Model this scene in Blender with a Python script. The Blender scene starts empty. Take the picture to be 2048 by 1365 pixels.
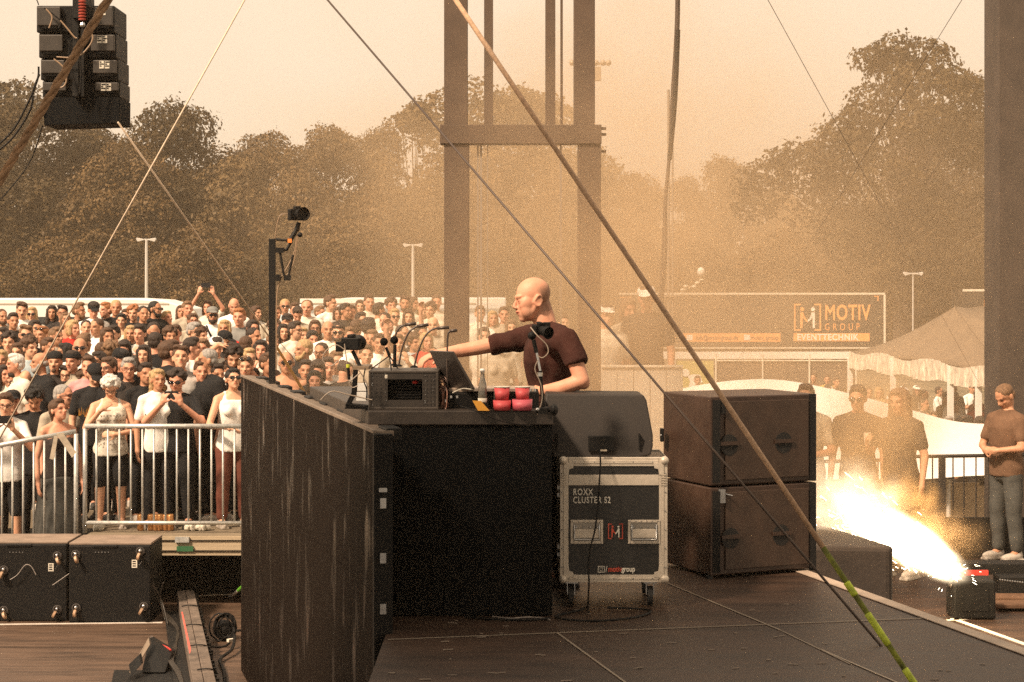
import bpy, math, random
from mathutils import Vector, Matrix, Euler, noise
R = math.radians
sc = bpy.context.scene
col = sc.collection
rnd = random.Random(11)

# ------------------------------------------------------------------ camera
F, HY, EYE = 3982.0, 578.0, 1.70            # focal length in photo pixels, horizon row, eye height
HAZE = 0.0010
cam_d = bpy.data.cameras.new('camera'); cam = bpy.data.objects.new('camera', cam_d); col.objects.link(cam)
cam_d.sensor_width = 36.0; cam_d.lens = F/2048*36.0
cam_d.shift_y = -(682.5-HY)/2048; cam_d.clip_start = 0.1; cam_d.clip_end = 3000
cam.location = (0, 0, EYE); cam.rotation_euler = (R(90), 0, 0)
sc.camera = cam
def P(x, y, s):
    """photo pixel and scale (pixels per metre) -> place in the world"""
    return Vector(((x-1024)/s, F/s, EYE-(y-HY)/s))

# ------------------------------------------------------------------ sky, sun, exposure
SUN_EL, SUN_AZ = R(46), R(226)
w = bpy.data.worlds.new("World"); sc.world = w; w.use_nodes = True
nt = w.node_tree; nt.nodes.clear()
out = nt.nodes.new('ShaderNodeOutputWorld'); bg = nt.nodes.new('ShaderNodeBackground')
sky = nt.nodes.new('ShaderNodeTexSky'); sky.sky_type = 'NISHITA'; sky.sun_disc = False
sky.sun_elevation = SUN_EL; sky.sun_rotation = SUN_AZ; sky.dust_density = 5.0; sky.air_density = 1.5
hs = nt.nodes.new('ShaderNodeHueSaturation'); hs.inputs['Saturation'].default_value = 0.12
mx = nt.nodes.new('ShaderNodeMix'); mx.data_type = 'RGBA'; mx.inputs[0].default_value = 0.72
mx.inputs[7].default_value = (9.5, 9.5, 9.5, 1)         # even veil of high cloud over the clear sky
mu = nt.nodes.new('ShaderNodeMix'); mu.data_type = 'RGBA'; mu.blend_type = 'MULTIPLY'; mu.inputs[0].default_value = 1
mu.inputs[7].default_value = (1.0, 0.82, 0.62, 1)       # dusty evening air
nt.links.new(sky.outputs[0], hs.inputs['Color']); nt.links.new(hs.outputs[0], mx.inputs[6])
nt.links.new(mx.outputs[2], mu.inputs[6]); nt.links.new(mu.outputs[2], bg.inputs[0]); nt.links.new(bg.outputs[0], out.inputs[0])
bg.inputs[1].default_value = 0.085
sl = bpy.data.lights.new('sun', 'SUN'); sl.energy = 4.8; sl.angle = R(6); sl.color = (1.0, 0.76, 0.54)
so = bpy.data.objects.new('sun', sl); col.objects.link(so)
sdir = Vector((math.sin(SUN_AZ)*math.cos(SUN_EL), math.cos(SUN_AZ)*math.cos(SUN_EL), math.sin(SUN_EL)))
so.rotation_euler = sdir.to_track_quat('Z', 'Y').to_euler(); so.location = (0, 0, 60)
vs = sc.view_settings; vs.view_transform = 'Standard'; vs.look = 'None'; vs.exposure = 0.66; vs.gamma = 1.0
cy = sc.cycles; cy.volume_step_rate = 4.0; cy.volume_max_steps = 96; cy.volume_bounces = 1; cy.max_bounces = 6
cy.diffuse_bounces = 3; cy.glossy_bounces = 2; cy.transparent_max_bounces = 12; cy.use_denoising = False
cy.caustics_reflective = False; cy.caustics_refractive = False; cy.sample_clamp_indirect = 4.0

# ------------------------------------------------------------------ materials
MAT = {}
def mat(name, c, rough=0.6, metal=0.0, var=0.0, vs_=8.0, bump=0.0, bs=60.0, emit=None, es=0.0, spec=0.5, stretch=None, var2=0.0, trans=0.0, coat=0.0, two=None):
    if name in MAT: return MAT[name]
    m = bpy.data.materials.new(name); m.use_nodes = True; t = m.node_tree; b = t.nodes['Principled BSDF']
    b.inputs['Roughness'].default_value = rough; b.inputs['Metallic'].default_value = metal
    b.inputs['Specular IOR Level'].default_value = spec
    b.inputs['Coat Weight'].default_value = coat
    if trans: b.inputs['Transmission Weight'].default_value = trans
    b.inputs['Base Color'].default_value = (*c, 1)
    tc = t.nodes.new('ShaderNodeTexCoord'); src = tc.outputs['Object']
    if stretch:
        mp = t.nodes.new('ShaderNodeMapping'); mp.inputs['Scale'].default_value = stretch
        t.links.new(src, mp.inputs[0]); src = mp.outputs[0]
    if var > 0:
        n = t.nodes.new('ShaderNodeTexNoise'); n.inputs['Scale'].default_value = vs_; n.inputs['Detail'].default_value = 6
        n.inputs['Roughness'].default_value = 0.65; t.links.new(src, n.inputs['Vector'])
        r = t.nodes.new('ShaderNodeValToRGB'); r.color_ramp.elements[0].position = .3; r.color_ramp.elements[1].position = .7
        lo = [max(0, v*(1-var)) for v in c]; hi = [min(1, v*(1+var)) for v in c]
        if two: hi = two
        r.color_ramp.elements[0].color = (*lo, 1); r.color_ramp.elements[1].color = (*hi, 1)
        t.links.new(n.outputs['Fac'], r.inputs[0]); t.links.new(r.outputs[0], b.inputs['Base Color'])
        mr = t.nodes.new('ShaderNodeMapRange'); mr.inputs['To Min'].default_value = max(0.02, rough-.12); mr.inputs['To Max'].default_value = min(1, rough+.12)
        t.links.new(n.outputs['Fac'], mr.inputs['Value']); t.links.new(mr.outputs[0], b.inputs['Roughness'])
    if bump > 0:
        n2 = t.nodes.new('ShaderNodeTexNoise'); n2.inputs['Scale'].default_value = bs; n2.inputs['Detail'].default_value = 4
        t.links.new(src, n2.inputs['Vector'])
        bp = t.nodes.new('ShaderNodeBump'); bp.inputs['Strength'].default_value = bump; bp.inputs['Distance'].default_value = .01 if bs < 100 else .0015
        t.links.new(n2.outputs['Fac'], bp.inputs['Height']); t.links.new(bp.outputs[0], b.inputs['Normal'])
    if emit:
        b.inputs['Emission Color'].default_value = (*emit, 1); b.inputs['Emission Strength'].default_value = es
    MAT[name] = m
    return m
black = mat('black paint', (.008,.0077,.0074), .55, var=.3, vs_=5, spec=.25, bump=.15, bs=120)
blackcloth = mat('black molton', (.0055,.006,.0065), .95, var=.3, vs_=4, bump=.3, bs=40, spec=.1)
blackplastic = mat('black plastic', (.004,.0038,.0038), .6, var=.2, vs_=20, spec=.22)
blacktex = mat('textured black cabinet', (.017,.012,.009), .65, var=.25, vs_=9, bump=.5, bs=220)
ply = mat('dark plywood deck', (.085,.052,.034), .5, var=.55, vs_=3.0, bump=.12, bs=30, stretch=(.5,3,1))
plyr = mat('dark stage deck', (.036,.018,.010), .52, var=.6, vs_=2.4, bump=.12, bs=30, stretch=(.6,2.4,1))
alu = mat('aluminium', (.62,.60,.57), .38, metal=.85, var=.15, vs_=12, bump=.05)
galv = mat('galvanised steel', (.50,.50,.48), .5, metal=.55, var=.22, vs_=30)
steel = mat('steel', (.5,.5,.5), .3, metal=1.0, var=.1, vs_=20)
wood = mat('birch fascia', (.40,.32,.22), .6, var=.25, vs_=2.0, stretch=(.5,1,14), bump=.1)
white = mat('white paint', (.78,.77,.74), .5, var=.06, vs_=3)
whiteline = mat('white edge tape', (.62,.56,.50), .6, var=.15, vs_=9)
red = mat('red plastic', (.55,.04,.03), .4, var=.15)
orange = mat('orange paint', (.78,.24,.05), .5, var=.1)
rubber = mat('rubber', (.02,.02,.02), .7)

# ------------------------------------------------------------------ mesh builder
class MB:
    def __init__(s): s.v = []; s.f = []; s.m = []; s.mi = 0
    def add(s, vs_, fs):
        o = len(s.v); s.v.extend([Vector(v) for v in vs_])
        for f in fs: s.f.append(tuple(i+o for i in f)); s.m.append(s.mi)
        return s
    def box(s, c, size, rot=None):
        c = Vector(c); x, y, z = [k/2 for k in size]
        M = rot if rot is not None else Matrix.Identity(3)
        if isinstance(M, (int, float)): M = Matrix.Rotation(M, 3, 'Z')
        pts = [c + M @ Vector((a*x, b*y, d*z)) for d in (-1,1) for b in (-1,1) for a in (-1,1)]
        return s.add(pts, [(0,2,3,1),(4,5,7,6),(0,1,5,4),(2,6,7,3),(0,4,6,2),(1,3,7,5)])
    def slab(s, a, b):
        a = Vector(a); b = Vector(b); return s.box((a+b)/2, [abs(k) for k in (b-a)])
    def tube(s, pts, r, n=8, cap=True, rs=None):
        pts = [Vector(p) for p in pts]; o = len(s.v); N = len(pts)
        up = None
        for i, p in enumerate(pts):
            t = (pts[min(i+1, N-1)] - pts[max(i-1, 0)]).normalized()
            if up is None:
                a = Vector((0,0,1)) if abs(t.z) < .9 else Vector((1,0,0)); up = t.cross(a).normalized()
            up = (up - t*up.dot(t)).normalized(); sd = t.cross(up)
            rr = rs[i] if rs else r
            for k in range(n):
                g = 2*math.pi*k/n; s.v.append(p + (up*math.cos(g) + sd*math.sin(g))*rr)
        for i in range(N-1):
            for k in range(n):
                s.f.append((o+i*n+k, o+i*n+(k+1)%n, o+(i+1)*n+(k+1)%n, o+(i+1)*n+k)); s.m.append(s.mi)
        if cap:
            s.f.append(tuple(o+k for k in range(n))[::-1]); s.m.append(s.mi)
            s.f.append(tuple(o+(N-1)*n+k for k in range(n))); s.m.append(s.mi)
        return s
    def cone(s, p0, p1, r0, r1, n=12): return s.tube([p0, p1], 0, n, rs=[r0, r1])
    def ell(s, c, r, M=None, n=12, m=8):
        c = Vector(c); M = M or Matrix.Identity(3); o = len(s.v)
        if not hasattr(r, '__len__'): r = (r, r, r)
        s.v.append(c + M @ Vector((0,0,-r[2])))
        for j in range(1, m):
            a = -math.pi/2 + math.pi*j/m
            for k in range(n):
                g = 2*math.pi*k/n
                s.v.append(c + M @ Vector((r[0]*math.cos(a)*math.cos(g), r[1]*math.cos(a)*math.sin(g), r[2]*math.sin(a))))
        s.v.append(c + M @ Vector((0,0,r[2])))
        top = len(s.v)-1
        for k in range(n):
            s.f.append((o, o+1+(k+1)%n, o+1+k)); s.m.append(s.mi)
            s.f.append((top, top-n+k, top-n+(k+1)%n)); s.m.append(s.mi)
        for j in range(m-2):
            for k in range(n):
                a = o+1+j*n; s.f.append((a+k, a+(k+1)%n, a+n+(k+1)%n, a+n+k)); s.m.append(s.mi)
        return s
    def cap(s, p0, p1, r0, r1, n=12):
        s.cone(p0, p1, r0, r1, n); s.ell(p0, r0, n=n, m=8); s.ell(p1, r1, n=n, m=8); return s
    def loft(s, rings, n=20):
        o = len(s.v); N = len(rings)
        for (c, rx, ry) in rings:
            for k in range(n):
                g = 2*math.pi*k/n; cx, sx = math.cos(g), math.sin(g)
                s.v.append(Vector(c) + Vector((rx*math.copysign(abs(cx)**.85, cx), ry*math.copysign(abs(sx)**.85, sx), 0)))
        for i in range(N-1):
            for k in range(n): s.f.append((o+i*n+k, o+i*n+(k+1)%n, o+(i+1)*n+(k+1)%n, o+(i+1)*n+k)); s.m.append(s.mi)
        s.f.append(tuple(o+k for k in range(n))[::-1]); s.m.append(s.mi)
        s.f.append(tuple(o+(N-1)*n+k for k in range(n))); s.m.append(s.mi)
        return s
    def lathe(s, c, prof, n=20, axis=None):
        c = Vector(c); q = Vector(axis).normalized().to_track_quat('Z','Y').to_matrix() if axis else Matrix.Identity(3)
        o = len(s.v)
        for (r, z) in prof:
            for k in range(n):
                g = 2*math.pi*k/n; s.v.append(c + q @ Vector((r*math.cos(g), r*math.sin(g), z)))
        for i in range(len(prof)-1):
            for k in range(n): s.f.append((o+i*n+k, o+i*n+(k+1)%n, o+(i+1)*n+(k+1)%n, o+(i+1)*n+k)); s.m.append(s.mi)
        if prof[0][0] > 1e-5: s.f.append(tuple(o+k for k in range(n))[::-1]); s.m.append(s.mi)
        if prof[-1][0] > 1e-5: s.f.append(tuple(o+(len(prof)-1)*n+k for k in range(n))); s.m.append(s.mi)
        return s
    def prism(s, poly, vec):
        """closed polygon (3-D points) pushed along vec"""
        vec = Vector(vec); n = len(poly); o = len(s.v)
        s.v.extend([Vector(p) for p in poly]); s.v.extend([Vector(p)+vec for p in poly])
        s.f.append(tuple(range(o, o+n))); s.m.append(s.mi); s.f.append(tuple(range(o+2*n-1, o+n-1, -1))); s.m.append(s.mi)
        for i in range(n): s.f.append((o+i, o+n+i, o+n+(i+1)%n, o+(i+1)%n)); s.m.append(s.mi)
        return s
    def mesh(s, name):
        me = bpy.data.meshes.new(name); me.from_pydata([tuple(v) for v in s.v], [], s.f); me.update(); return me
    def build(s, name, material, parent=None, bevel=0, smooth=False, fix=True):
        off = parent.matrix_basis.translation.copy() if parent is not None else Vector((0,0,0))
        if parent is not None and parent.get('_w'): off = Vector(parent['_w'])
        me = bpy.data.meshes.new(name); me.from_pydata([tuple(v-off) for v in s.v], [], s.f)
        ms = material if isinstance(material, (list, tuple)) else [material]
        for m in ms: me.materials.append(m)
        if len(ms) > 1: me.polygons.foreach_set('material_index', s.m)
        if smooth: me.shade_smooth()
        me.update()
        if fix:
            import bmesh
            bm = bmesh.new(); bm.from_mesh(me); bmesh.ops.recalc_face_normals(bm, faces=bm.faces[:]); bm.to_mesh(me); bm.free()
        if smooth: me.shade_smooth()
        o = bpy.data.objects.new(name, me); col.objects.link(o)
        if parent is not None: o.parent = parent; o['_w'] = tuple(off)
        if bevel:
            b = o.modifiers.new('bevel', 'BEVEL'); b.width = bevel; b.segments = 2; b.limit_method = 'ANGLE'
        return o
def thing(name, loc, label, cat, group=None):
    o = bpy.data.objects.new(name, None); col.objects.link(o); o.location = loc; o.empty_display_size = .1
    o['label'] = label; o['category'] = cat
    if group: o['group'] = group
    return o
def tag(o, label, cat, group=None):
    o['label'] = label; o['category'] = cat
    if group: o['group'] = group
    return o
def struct(o, kind='structure'): o['kind'] = kind; return o
def copy_tree(o, parent=None):
    c = o.copy(); col.objects.link(c); c.parent = parent
    for ch in list(o.children): copy_tree(ch, c)
    return c
def bez(p0, p1, p2, p3, n=14):
    p0, p1, p2, p3 = map(Vector, (p0, p1, p2, p3)); r = []
    for i in range(n+1):
        t = i/n; r.append(p0*(1-t)**3 + p1*3*t*(1-t)**2 + p2*3*t*t*(1-t) + p3*t**3)
    return r
def smooth_path(pts, sub=6):
    pts = [Vector(p) for p in pts]; r = []
    for i in range(len(pts)-1):
        a = pts[max(i-1,0)]; b = pts[i]; c = pts[i+1]; d = pts[min(i+2, len(pts)-1)]
        for k in range(sub):
            t = k/sub; r.append(.5*((2*b)+(c-a)*t+(2*a-5*b+4*c-d)*t*t+(3*b-a-3*c+d)*t**3))
    r.append(pts[-1]); return r
def text(body, name, material, parent, M, size=1.0, depth=.002, align='CENTER', squeeze=1.0, bold=0.0, spacing=1.0, origin=None):
    cu = bpy.data.curves.new(name, 'FONT'); cu.body = body; cu.size = size; cu.extrude = depth; cu.align_x = align; cu.align_y = 'CENTER'
    cu.offset = bold; cu.space_character = spacing; cu.resolution_u = 3
    t = bpy.data.objects.new('tmp', cu); col.objects.link(t)
    dg = bpy.context.evaluated_depsgraph_get(); me = bpy.data.meshes.new_from_object(t.evaluated_get(dg)); bpy.data.objects.remove(t)
    me.transform(M @ Matrix.Diagonal((squeeze, 1, 1, 1))); me.name = name
    off = Vector(parent['_w']) if parent.get('_w') else parent.location.copy()
    me.transform(Matrix.Translation(-off))
    me.materials.clear(); me.materials.append(material)
    o = bpy.data.objects.new(name, me); col.objects.link(o); o.parent = parent; o['_w'] = tuple(off); return o
def face_frame(c, right, up):
    """matrix that lays text on a plane: right and up directions"""
    r = Vector(right).normalized(); u = Vector(up).normalized(); n = r.cross(u)
    m = Matrix((r, u, n)).transposed().to_4x4(); m.translation = Vector(c); return m
# ------------------------------------------------------------------ the setting
grass = mat('trodden grass and gravel', (.11,.095,.05), .95, var=.5, vs_=.6, bump=.6, bs=4, two=(.2,.16,.1))
m = MB(); N = 60
def gz(x, y): return -2.2
m.add([(-900,-60,-2.2),(900,-60,-2.2),(900,1500,-2.2),(-900,1500,-2.2)], [(0,1,2,3)])
struct(m.build('ground', grass, fix=False))

def deckz(d): return -.70 if d < 22.3 else -.70+.0485*(d-22.3)          # the sloping spectator deck
# spectator deck with fascia: front edge nearer on the left
m = MB()
m.prism([(-13,21.5,-.7),(-4.15,21.5,-.7),(-4.15,19.35,-.7),(1.7,19.35,-.7),(1.7,22.3,-.7),(-13,22.3,-.7)], (0,0,-.185)); m.prism([(-13,22.301,-.7),(1.7,22.301,-.7),(1.7,36,deckz(36)),(-13,36,deckz(36))], (0,0,-.24)); m.slab((-13,19.38,-1.05),(-4.2,21.48,-1.2))
struct(m.build('spectator_deck', mat('deck boards', (.2,.16,.11), .8, var=.35, vs_=5, stretch=(1,6,1))))
t = thing('fascia_board', (-3,19.3,-.8), 'pale wooden board along the front of the spectator deck under the railing', 'board')
m = MB(); m.slab((-4.1,19.30,-.702),( .3,19.345,-.885)); m.build('board', wood, t)
m = MB(); m.slab((-4.1,19.285,-.835),(.3,19.30,-.843)); m.slab((-4.1,19.285,-.735),(.3,19.30,-.74)); m.build('groove', black, t)
m = MB(); a=P(355,1092,206); b=P(388,1102,206); m.slab((a.x,19.28,a.z),(b.x,19.299,b.z)); m.build('tape', mat('green tape',(.03,.12,.05),.5), t)
m = MB(); a=P(352,1073,206); b=P(380,1084,206); m.slab((a.x,19.27,a.z),(b.x,19.299,b.z)); m.build('bracket', galv, t)
o = MB().slab((-14,20.2,-1.21),(1.6,20.24,-2.2)).build('skirt', blackcloth); tag(o, 'black sheet put in for the shade under the spectator deck', 'shade sheet')  # black sheet stands in for the darkness under the deck
o = MB().slab((-4.1,20.2,-.89),(1.6,20.24,-1.205)).build('skirt', blackcloth); tag(o, 'black sheet put in for the shade between screen wall and low speakers', 'shade sheet')  # upper sheet, added as the shade below the fascia

# lower stage floor at z = -1.4 on the left
m = MB(); m.slab((-14,8,-1.4),(-.9,20.15,-1.48)); lf = struct(m.build('lower_stage_floor', ply))
o = MB().slab((-14,8.1,-1.485),(-1.0,20.1,-2.2)).build('stage_base', blackcloth); struct(o)
for (x0,y0,x1,y1) in ((-20,1250,325,1246),(395,1192,484,1188)):
    pa = P(x0,y0,(y0-HY)/3.1); pb = P(x1,y1,(y1-HY)/3.1)
    d = (pb-pa).normalized(); n = Vector((-d.y,d.x,0))*.02
    o = MB().prism([pa+n,pa-n,pb-n,pb+n], (0,0,.005)).build('floor_marking', whiteline); struct(o)
# seams of the plywood sheets
m = MB()
for x in (-12.4,-9.9,-7.4,-4.9): m.slab((x,8,-1.396),(x+.006,18.4,-1.393))
for y in (12.2,14.7,17.2): m.slab((-14,y,-1.396),(-2.4,y+.006,-1.393))
struct(m.build('floor_seams', black))

# DJ riser, top at z = 0
U = Vector((-.238,1,0)).normalized(); V = Vector((U.y,-U.x,0))
poly = [(-.60,-2,0),(4.95,-2,0),(4.95+.0,-1,0),(1.8-.246*(14.2-11.85),14.2,0),(-1.55,14.2,0),(-.60,9.9,0)]
poly = [(-.62,-2,0),(5.2,-2,0),(1.8-.246*(14.4-11.85),14.4,0),(-1.62,14.4,0),(-.62,9.95,0)]
m = MB(); m.prism(poly, (0,0,-.16)); struct(m.build('riser_floor', plyr))
m = MB(); m.prism([(p[0]*.97,p[1],-.165) for p in poly], (0,0,-2.0)); struct(m.build('riser_base', blackcloth))
# pale edge strip along its right side
ea = Vector((1.8-.246*(14.4-11.85),14.4,0)); eb = Vector((5.2,-2,0)); n = Vector((.97,.24,0))*.075
m = MB(); m.prism([ea-n+Vector((0,0,.004)),ea+n*.1+Vector((0,0,.004)),eb+n*.1+Vector((0,0,.004)),eb-n+Vector((0,0,.004))], (0,0,.004)); struct(m.build('riser_edge_strip', mat('worn pale edge', (.42,.33,.26),.6,var=.25,vs_=6)))
# deck joints on the riser
m = MB()
def joint(a, b, w_=.005):
    pa = P(a[0],a[1],(a[1]-HY)/1.7); pb = P(b[0],b[1],(b[1]-HY)/1.7); d=(pb-pa).normalized(); n=Vector((-d.y,d.x,0))*w_
    m.prism([pa+n+Vector((0,0,.003)),pa-n+Vector((0,0,.003)),pb-n+Vector((0,0,.003)),pb+n+Vector((0,0,.003))],(0,0,.002))
joint((776,1281),(1905,1236)); joint((1115,1268),(1262,1375)); joint((1335,1168),(1560,1262)); joint((1640,1300),(1870,1400))
joint((776,1348),(790,1348)); joint((1560,1262),(1700,1330),.003)
struct(m.build('riser_joints', mat('aluminium joint',(.3,.25,.2),.5,metal=.4)))
m = MB()
for _ in range(60):   # dust and scuffs
    x = rnd.uniform(800,2000); y = rnd.uniform(1190,1364); s = (y-HY)/1.7; p = P(x,y,s)
    if p.x < 1.8-.246*(p.y-11.85)-.2: m.box((p.x,p.y,.0045),(rnd.uniform(.01,.05),rnd.uniform(.004,.012),.002),rnd.uniform(-.6,.6))
struct(m.build('floor_scuffs', mat('dust',(.25,.2,.16),.9)))

# right-hand lower deck, z = -.95
m = MB(); m.prism([(1.0,14.6,-.95),(1.75,14.6,-.95),(3.3,8.0,-.95),(14,8,-.95),(14,22.6,-.95),(1.0,22.6,-.95)],(0,0,-.12)); struct(m.build('side_stage_floor', plyr))
m = MB(); m.prism([(1.0,14.7,-1.08),(3.4,8.1,-1.08),(13.9,8.1,-1.08),(13.9,22.5,-1.08),(1.0,22.5,-1.08)],(0,0,-1.1)); struct(m.build('side_stage_base', blackcloth))
for a,b in (((1905,1238),(2060,1293)),((1880,1243),(1976,1236))):
    pa = P(a[0],a[1],(a[1]-HY)/2.65); pb = P(b[0],b[1],(b[1]-HY)/2.65); d=(pb-pa).normalized(); n=Vector((-d.y,d.x,0))*.022
    o = MB().prism([pa+n,pa-n,pb-n,pb+n],(0,0,.005)).build('floor_marking', whiteline); struct(o)

# ------------------------------------------------------------------ trees
leafm = mat('tree leaves', (.055,.037,.014), .6, var=.5, vs_=.6, spec=.2, two=(.145,.086,.031))
leafd = mat('dark tree leaves', (.030,.022,.009), .6, var=.4, vs_=.6, spec=.15, two=(.085,.055,.021))
leafp = mat('light tree leaves', (.09,.06,.024), .6, var=.5, vs_=.6, spec=.2, two=(.15,.095,.038))
bark = mat('bark', (.10,.07,.05), .9, var=.4, vs_=3, bump=.5, bs=10)
def tree_proto(seed, H, W, nblob, nleaf, leaf=.24, trunk=True, open_=0.0, low=.12, sprawl=1.0, bs_=(.18,.34)):
    r = random.Random(seed); blobs = []
    for i in range(nblob):
        a = r.uniform(0, 2*math.pi); t = r.uniform(low, .95); prof = math.sin(math.pi*min(1, max(.05, (t-low+.12)/(1.12-low)))**.8)
        rad = W/2*prof*r.uniform(.35,.95)*sprawl; br = W*r.uniform(*bs_)*(.6+.4*prof)
        blobs.append((Vector((rad*math.cos(a), rad*math.sin(a), t*H)), br, br*r.uniform(.55,.85)))
    lm = MB(); vs_ = []; fs = []
    tot = sum(b[1]**2 for b in blobs)
    for c, br, bz in blobs:
        k = int(nleaf*br*br/tot)
        for _ in range(k):
            n = Vector((r.gauss(0,1), r.gauss(0,1), r.gauss(0,1))).normalized()
            if n.z < -.3 and r.random() < .5: n.z = -n.z
            q = .86+.34*noise.noise(n*2.6+c*.7)+r.uniform(-.10,.08)
            if r.random() < .06: q += r.uniform(.05,.3)
            p = c + Vector((n.x*br*q, n.y*br*q, n.z*bz*q))
            d = (n + Vector((r.gauss(0,.7), r.gauss(0,.7), r.gauss(0,.7)+.4))).normalized()
            a = d.cross(Vector((r.gauss(0,1),r.gauss(0,1),r.gauss(0,1)))).normalized(); b = d.cross(a)
            L = leaf*r.uniform(.5,1.25); a *= L*.5; b *= L*.32
            o = len(vs_); vs_ += [p-a, p+b-a*.1, p+a, p-b+a*.1]; fs.append((o,o+1,o+2,o+3))
    me = bpy.data.meshes.new('crown'); me.from_pydata([tuple(v) for v in vs_], [], fs); me.materials.append(leafm); me.update()
    tm = MB()
    tr = W*.028+.08
    top = Vector((r.uniform(-.4,.4), r.uniform(-.4,.4), H*.72))
    tm.tube(smooth_path([(0,0,-.3),(r.uniform(-.2,.2),0,H*.25),top*.8,top],4), tr, 8, rs=None) if False else None
    path = smooth_path([(0,0,-.3),(r.uniform(-.3,.3),r.uniform(-.3,.3),H*.3),Vector((top.x*.7,top.y*.7,H*.5)),top],4)
    tm.tube(path, 0, 8, rs=[tr*(1.25-1.05*i/(len(path)-1)) for i in range(len(path))])
    for c, br, bz in blobs:
        k = int(len(path)*min(.85,max(.2,(c.z/H)*.75))); p0 = path[min(k,len(path)-1)]
        q = p0.lerp(c,.55)+Vector((0,0,-br*.15)); bp = smooth_path([p0,q,c+Vector((0,0,bz*.3))],4)
        tm.tube(bp, 0, 5, rs=[tr*.16*(1-.85*i/(len(bp)-1)) for i in range(len(bp))])
    return me, tm.mesh('trunk')
protos = [tree_proto(s, 13.0, 11.5, 58, 38000, low=.03, bs_=(.10,.23)) for s in (1,2,3,4)]
tall = [tree_proto(s, 13.0, 8.5, 44, 22000, low=.04, bs_=(.11,.23)) for s in (7,8)]
bush = [tree_proto(s, 6.0, 8.0, 40, 20000, leaf=.17, low=.0, bs_=(.09,.2)) for s in (5,6)]
wide = tree_proto(21, 12.0, 12.0, 70, 36000, leaf=.21, low=.22, sprawl=1.12, bs_=(.07,.15))
def tree(pr, x, ytop, s, hm, wm=1.0, lm=leafm, label='', rot=None, base=-2.2, name='broadleaf_tree', group=None, trunk_vis=True):
    cme, tme = pr
    top = P(x, ytop, s); root = thing(name, (top.x, top.y, base), label, 'tree', group)
    zt = max(v.co.z for v in cme.vertices) if '_zt' not in cme else cme['_zt']; cme['_zt'] = zt
    k = (top.z-base)/zt; a = rnd.uniform(0,6.28) if rot is None else rot
    root.scale = (k*wm, k*wm, k); root.rotation_euler = (0,0,a)
    c = bpy.data.objects.new('crown', cme); col.objects.link(c); c.parent = root
    c.material_slots[0].link = 'OBJECT'; c.material_slots[0].material = lm
    if not tme.materials: tme.materials.append(bark)
    t_ = bpy.data.objects.new('trunk', tme); col.objects.link(t_); t_.parent = root
    return root
G1 = 'trees behind the festival ground'
T = [ # proto, x, ytop, scale, width factor, leaf, label
 (protos[0], 5,150,30,1.0,leafd,'dark tall tree at the left edge behind the hanging speakers'),
 (protos[1],-70,210,31,1.1,leafd,'dark tree cut by the left edge of the picture'),
 (protos[3],-210,200,30,1.0,leafd,'tree well beyond the left edge of the wood'),
 (protos[0],-340,230,31,1.0,leafd,'farthest tree beyond the left edge of the wood'),
 (protos[2],150,235,29,1.0,leafd,'dark tree directly under the hanging speaker cluster'),
 (protos[3],345,188,30,.86,leafd,'big round-topped tree standing highest left of the DJ'),
 (protos[1],250,270,31,.9,leafm,'lower crown tucked against the left of the round-topped tree'),
 (tall[0],455,285,29,1.2,leafm,'tree filling the dip right of the round-topped tree'),
 (protos[0],530,255,29,.8,leafm,'brownish tree behind the raised camera, first right of the dip'),
 (protos[2],640,240,28.5,.8,leafm,'tree above the raised camera with a ragged flat crown'),
 (protos[3],745,240,28,.75,leafp,'pale dusty tree between raised camera and steel mast'),
 (tall[1],835,195,28,.9,leafp,'hazy narrow tree just left of the steel mast'),
 (tall[0],935,150,28,1.25,leafp,'hazy tall tree seen between the mast legs on the left'),
 (tall[1],1030,165,28,1.25,leafp,'hazy tall tree seen in the middle between the mast legs'),
 (tall[0],1105,180,28,1.1,leafp,'hazy tree behind the right mast leg'),
 (protos[1],1185,330,28,.6,leafm,'low hazy tree directly right of the steel mast'),
 (protos[0],1275,340,29,.7,leafm,'hazy flat-topped tree left of the hanging black cable'),
 (protos[2],1375,345,29,.6,leafm,'hazy tree right of the hanging black cable'),
 (protos[3],1460,300,29,.72,leafm,'hazy domed tree above the long black trailer'),
 (protos[1],1565,372,29,.7,leafm,'low hazy tree between the domed tree and the big right tree'),
 (protos[0],1660,400,30,.7,leafd,'dark hazy tree low in front of the big right tree'),
 (protos[3],1850,262,32,.95,leafd,'dense lower tree massed under the wide-branched right tree'),
 (protos[2],1960,205,33,.8,leafd,'dense tree right of the wide-branched tree against the dark post'),
 (protos[1],2080,230,33,.9,leafd,'tree hidden mostly behind the dark post on the right'),
]
for i,(pr,x,yt,s,wm,lm,lb) in enumerate(T): tree(pr,x,yt,s,1,wm,lm,lb,group=G1)
tree(wide, 1808, 52, 37, 1, .88, leafd, 'tall wide-branched tree with sky showing through its crown at right', rot=1.0, name='broadleaf_tree')
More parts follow.
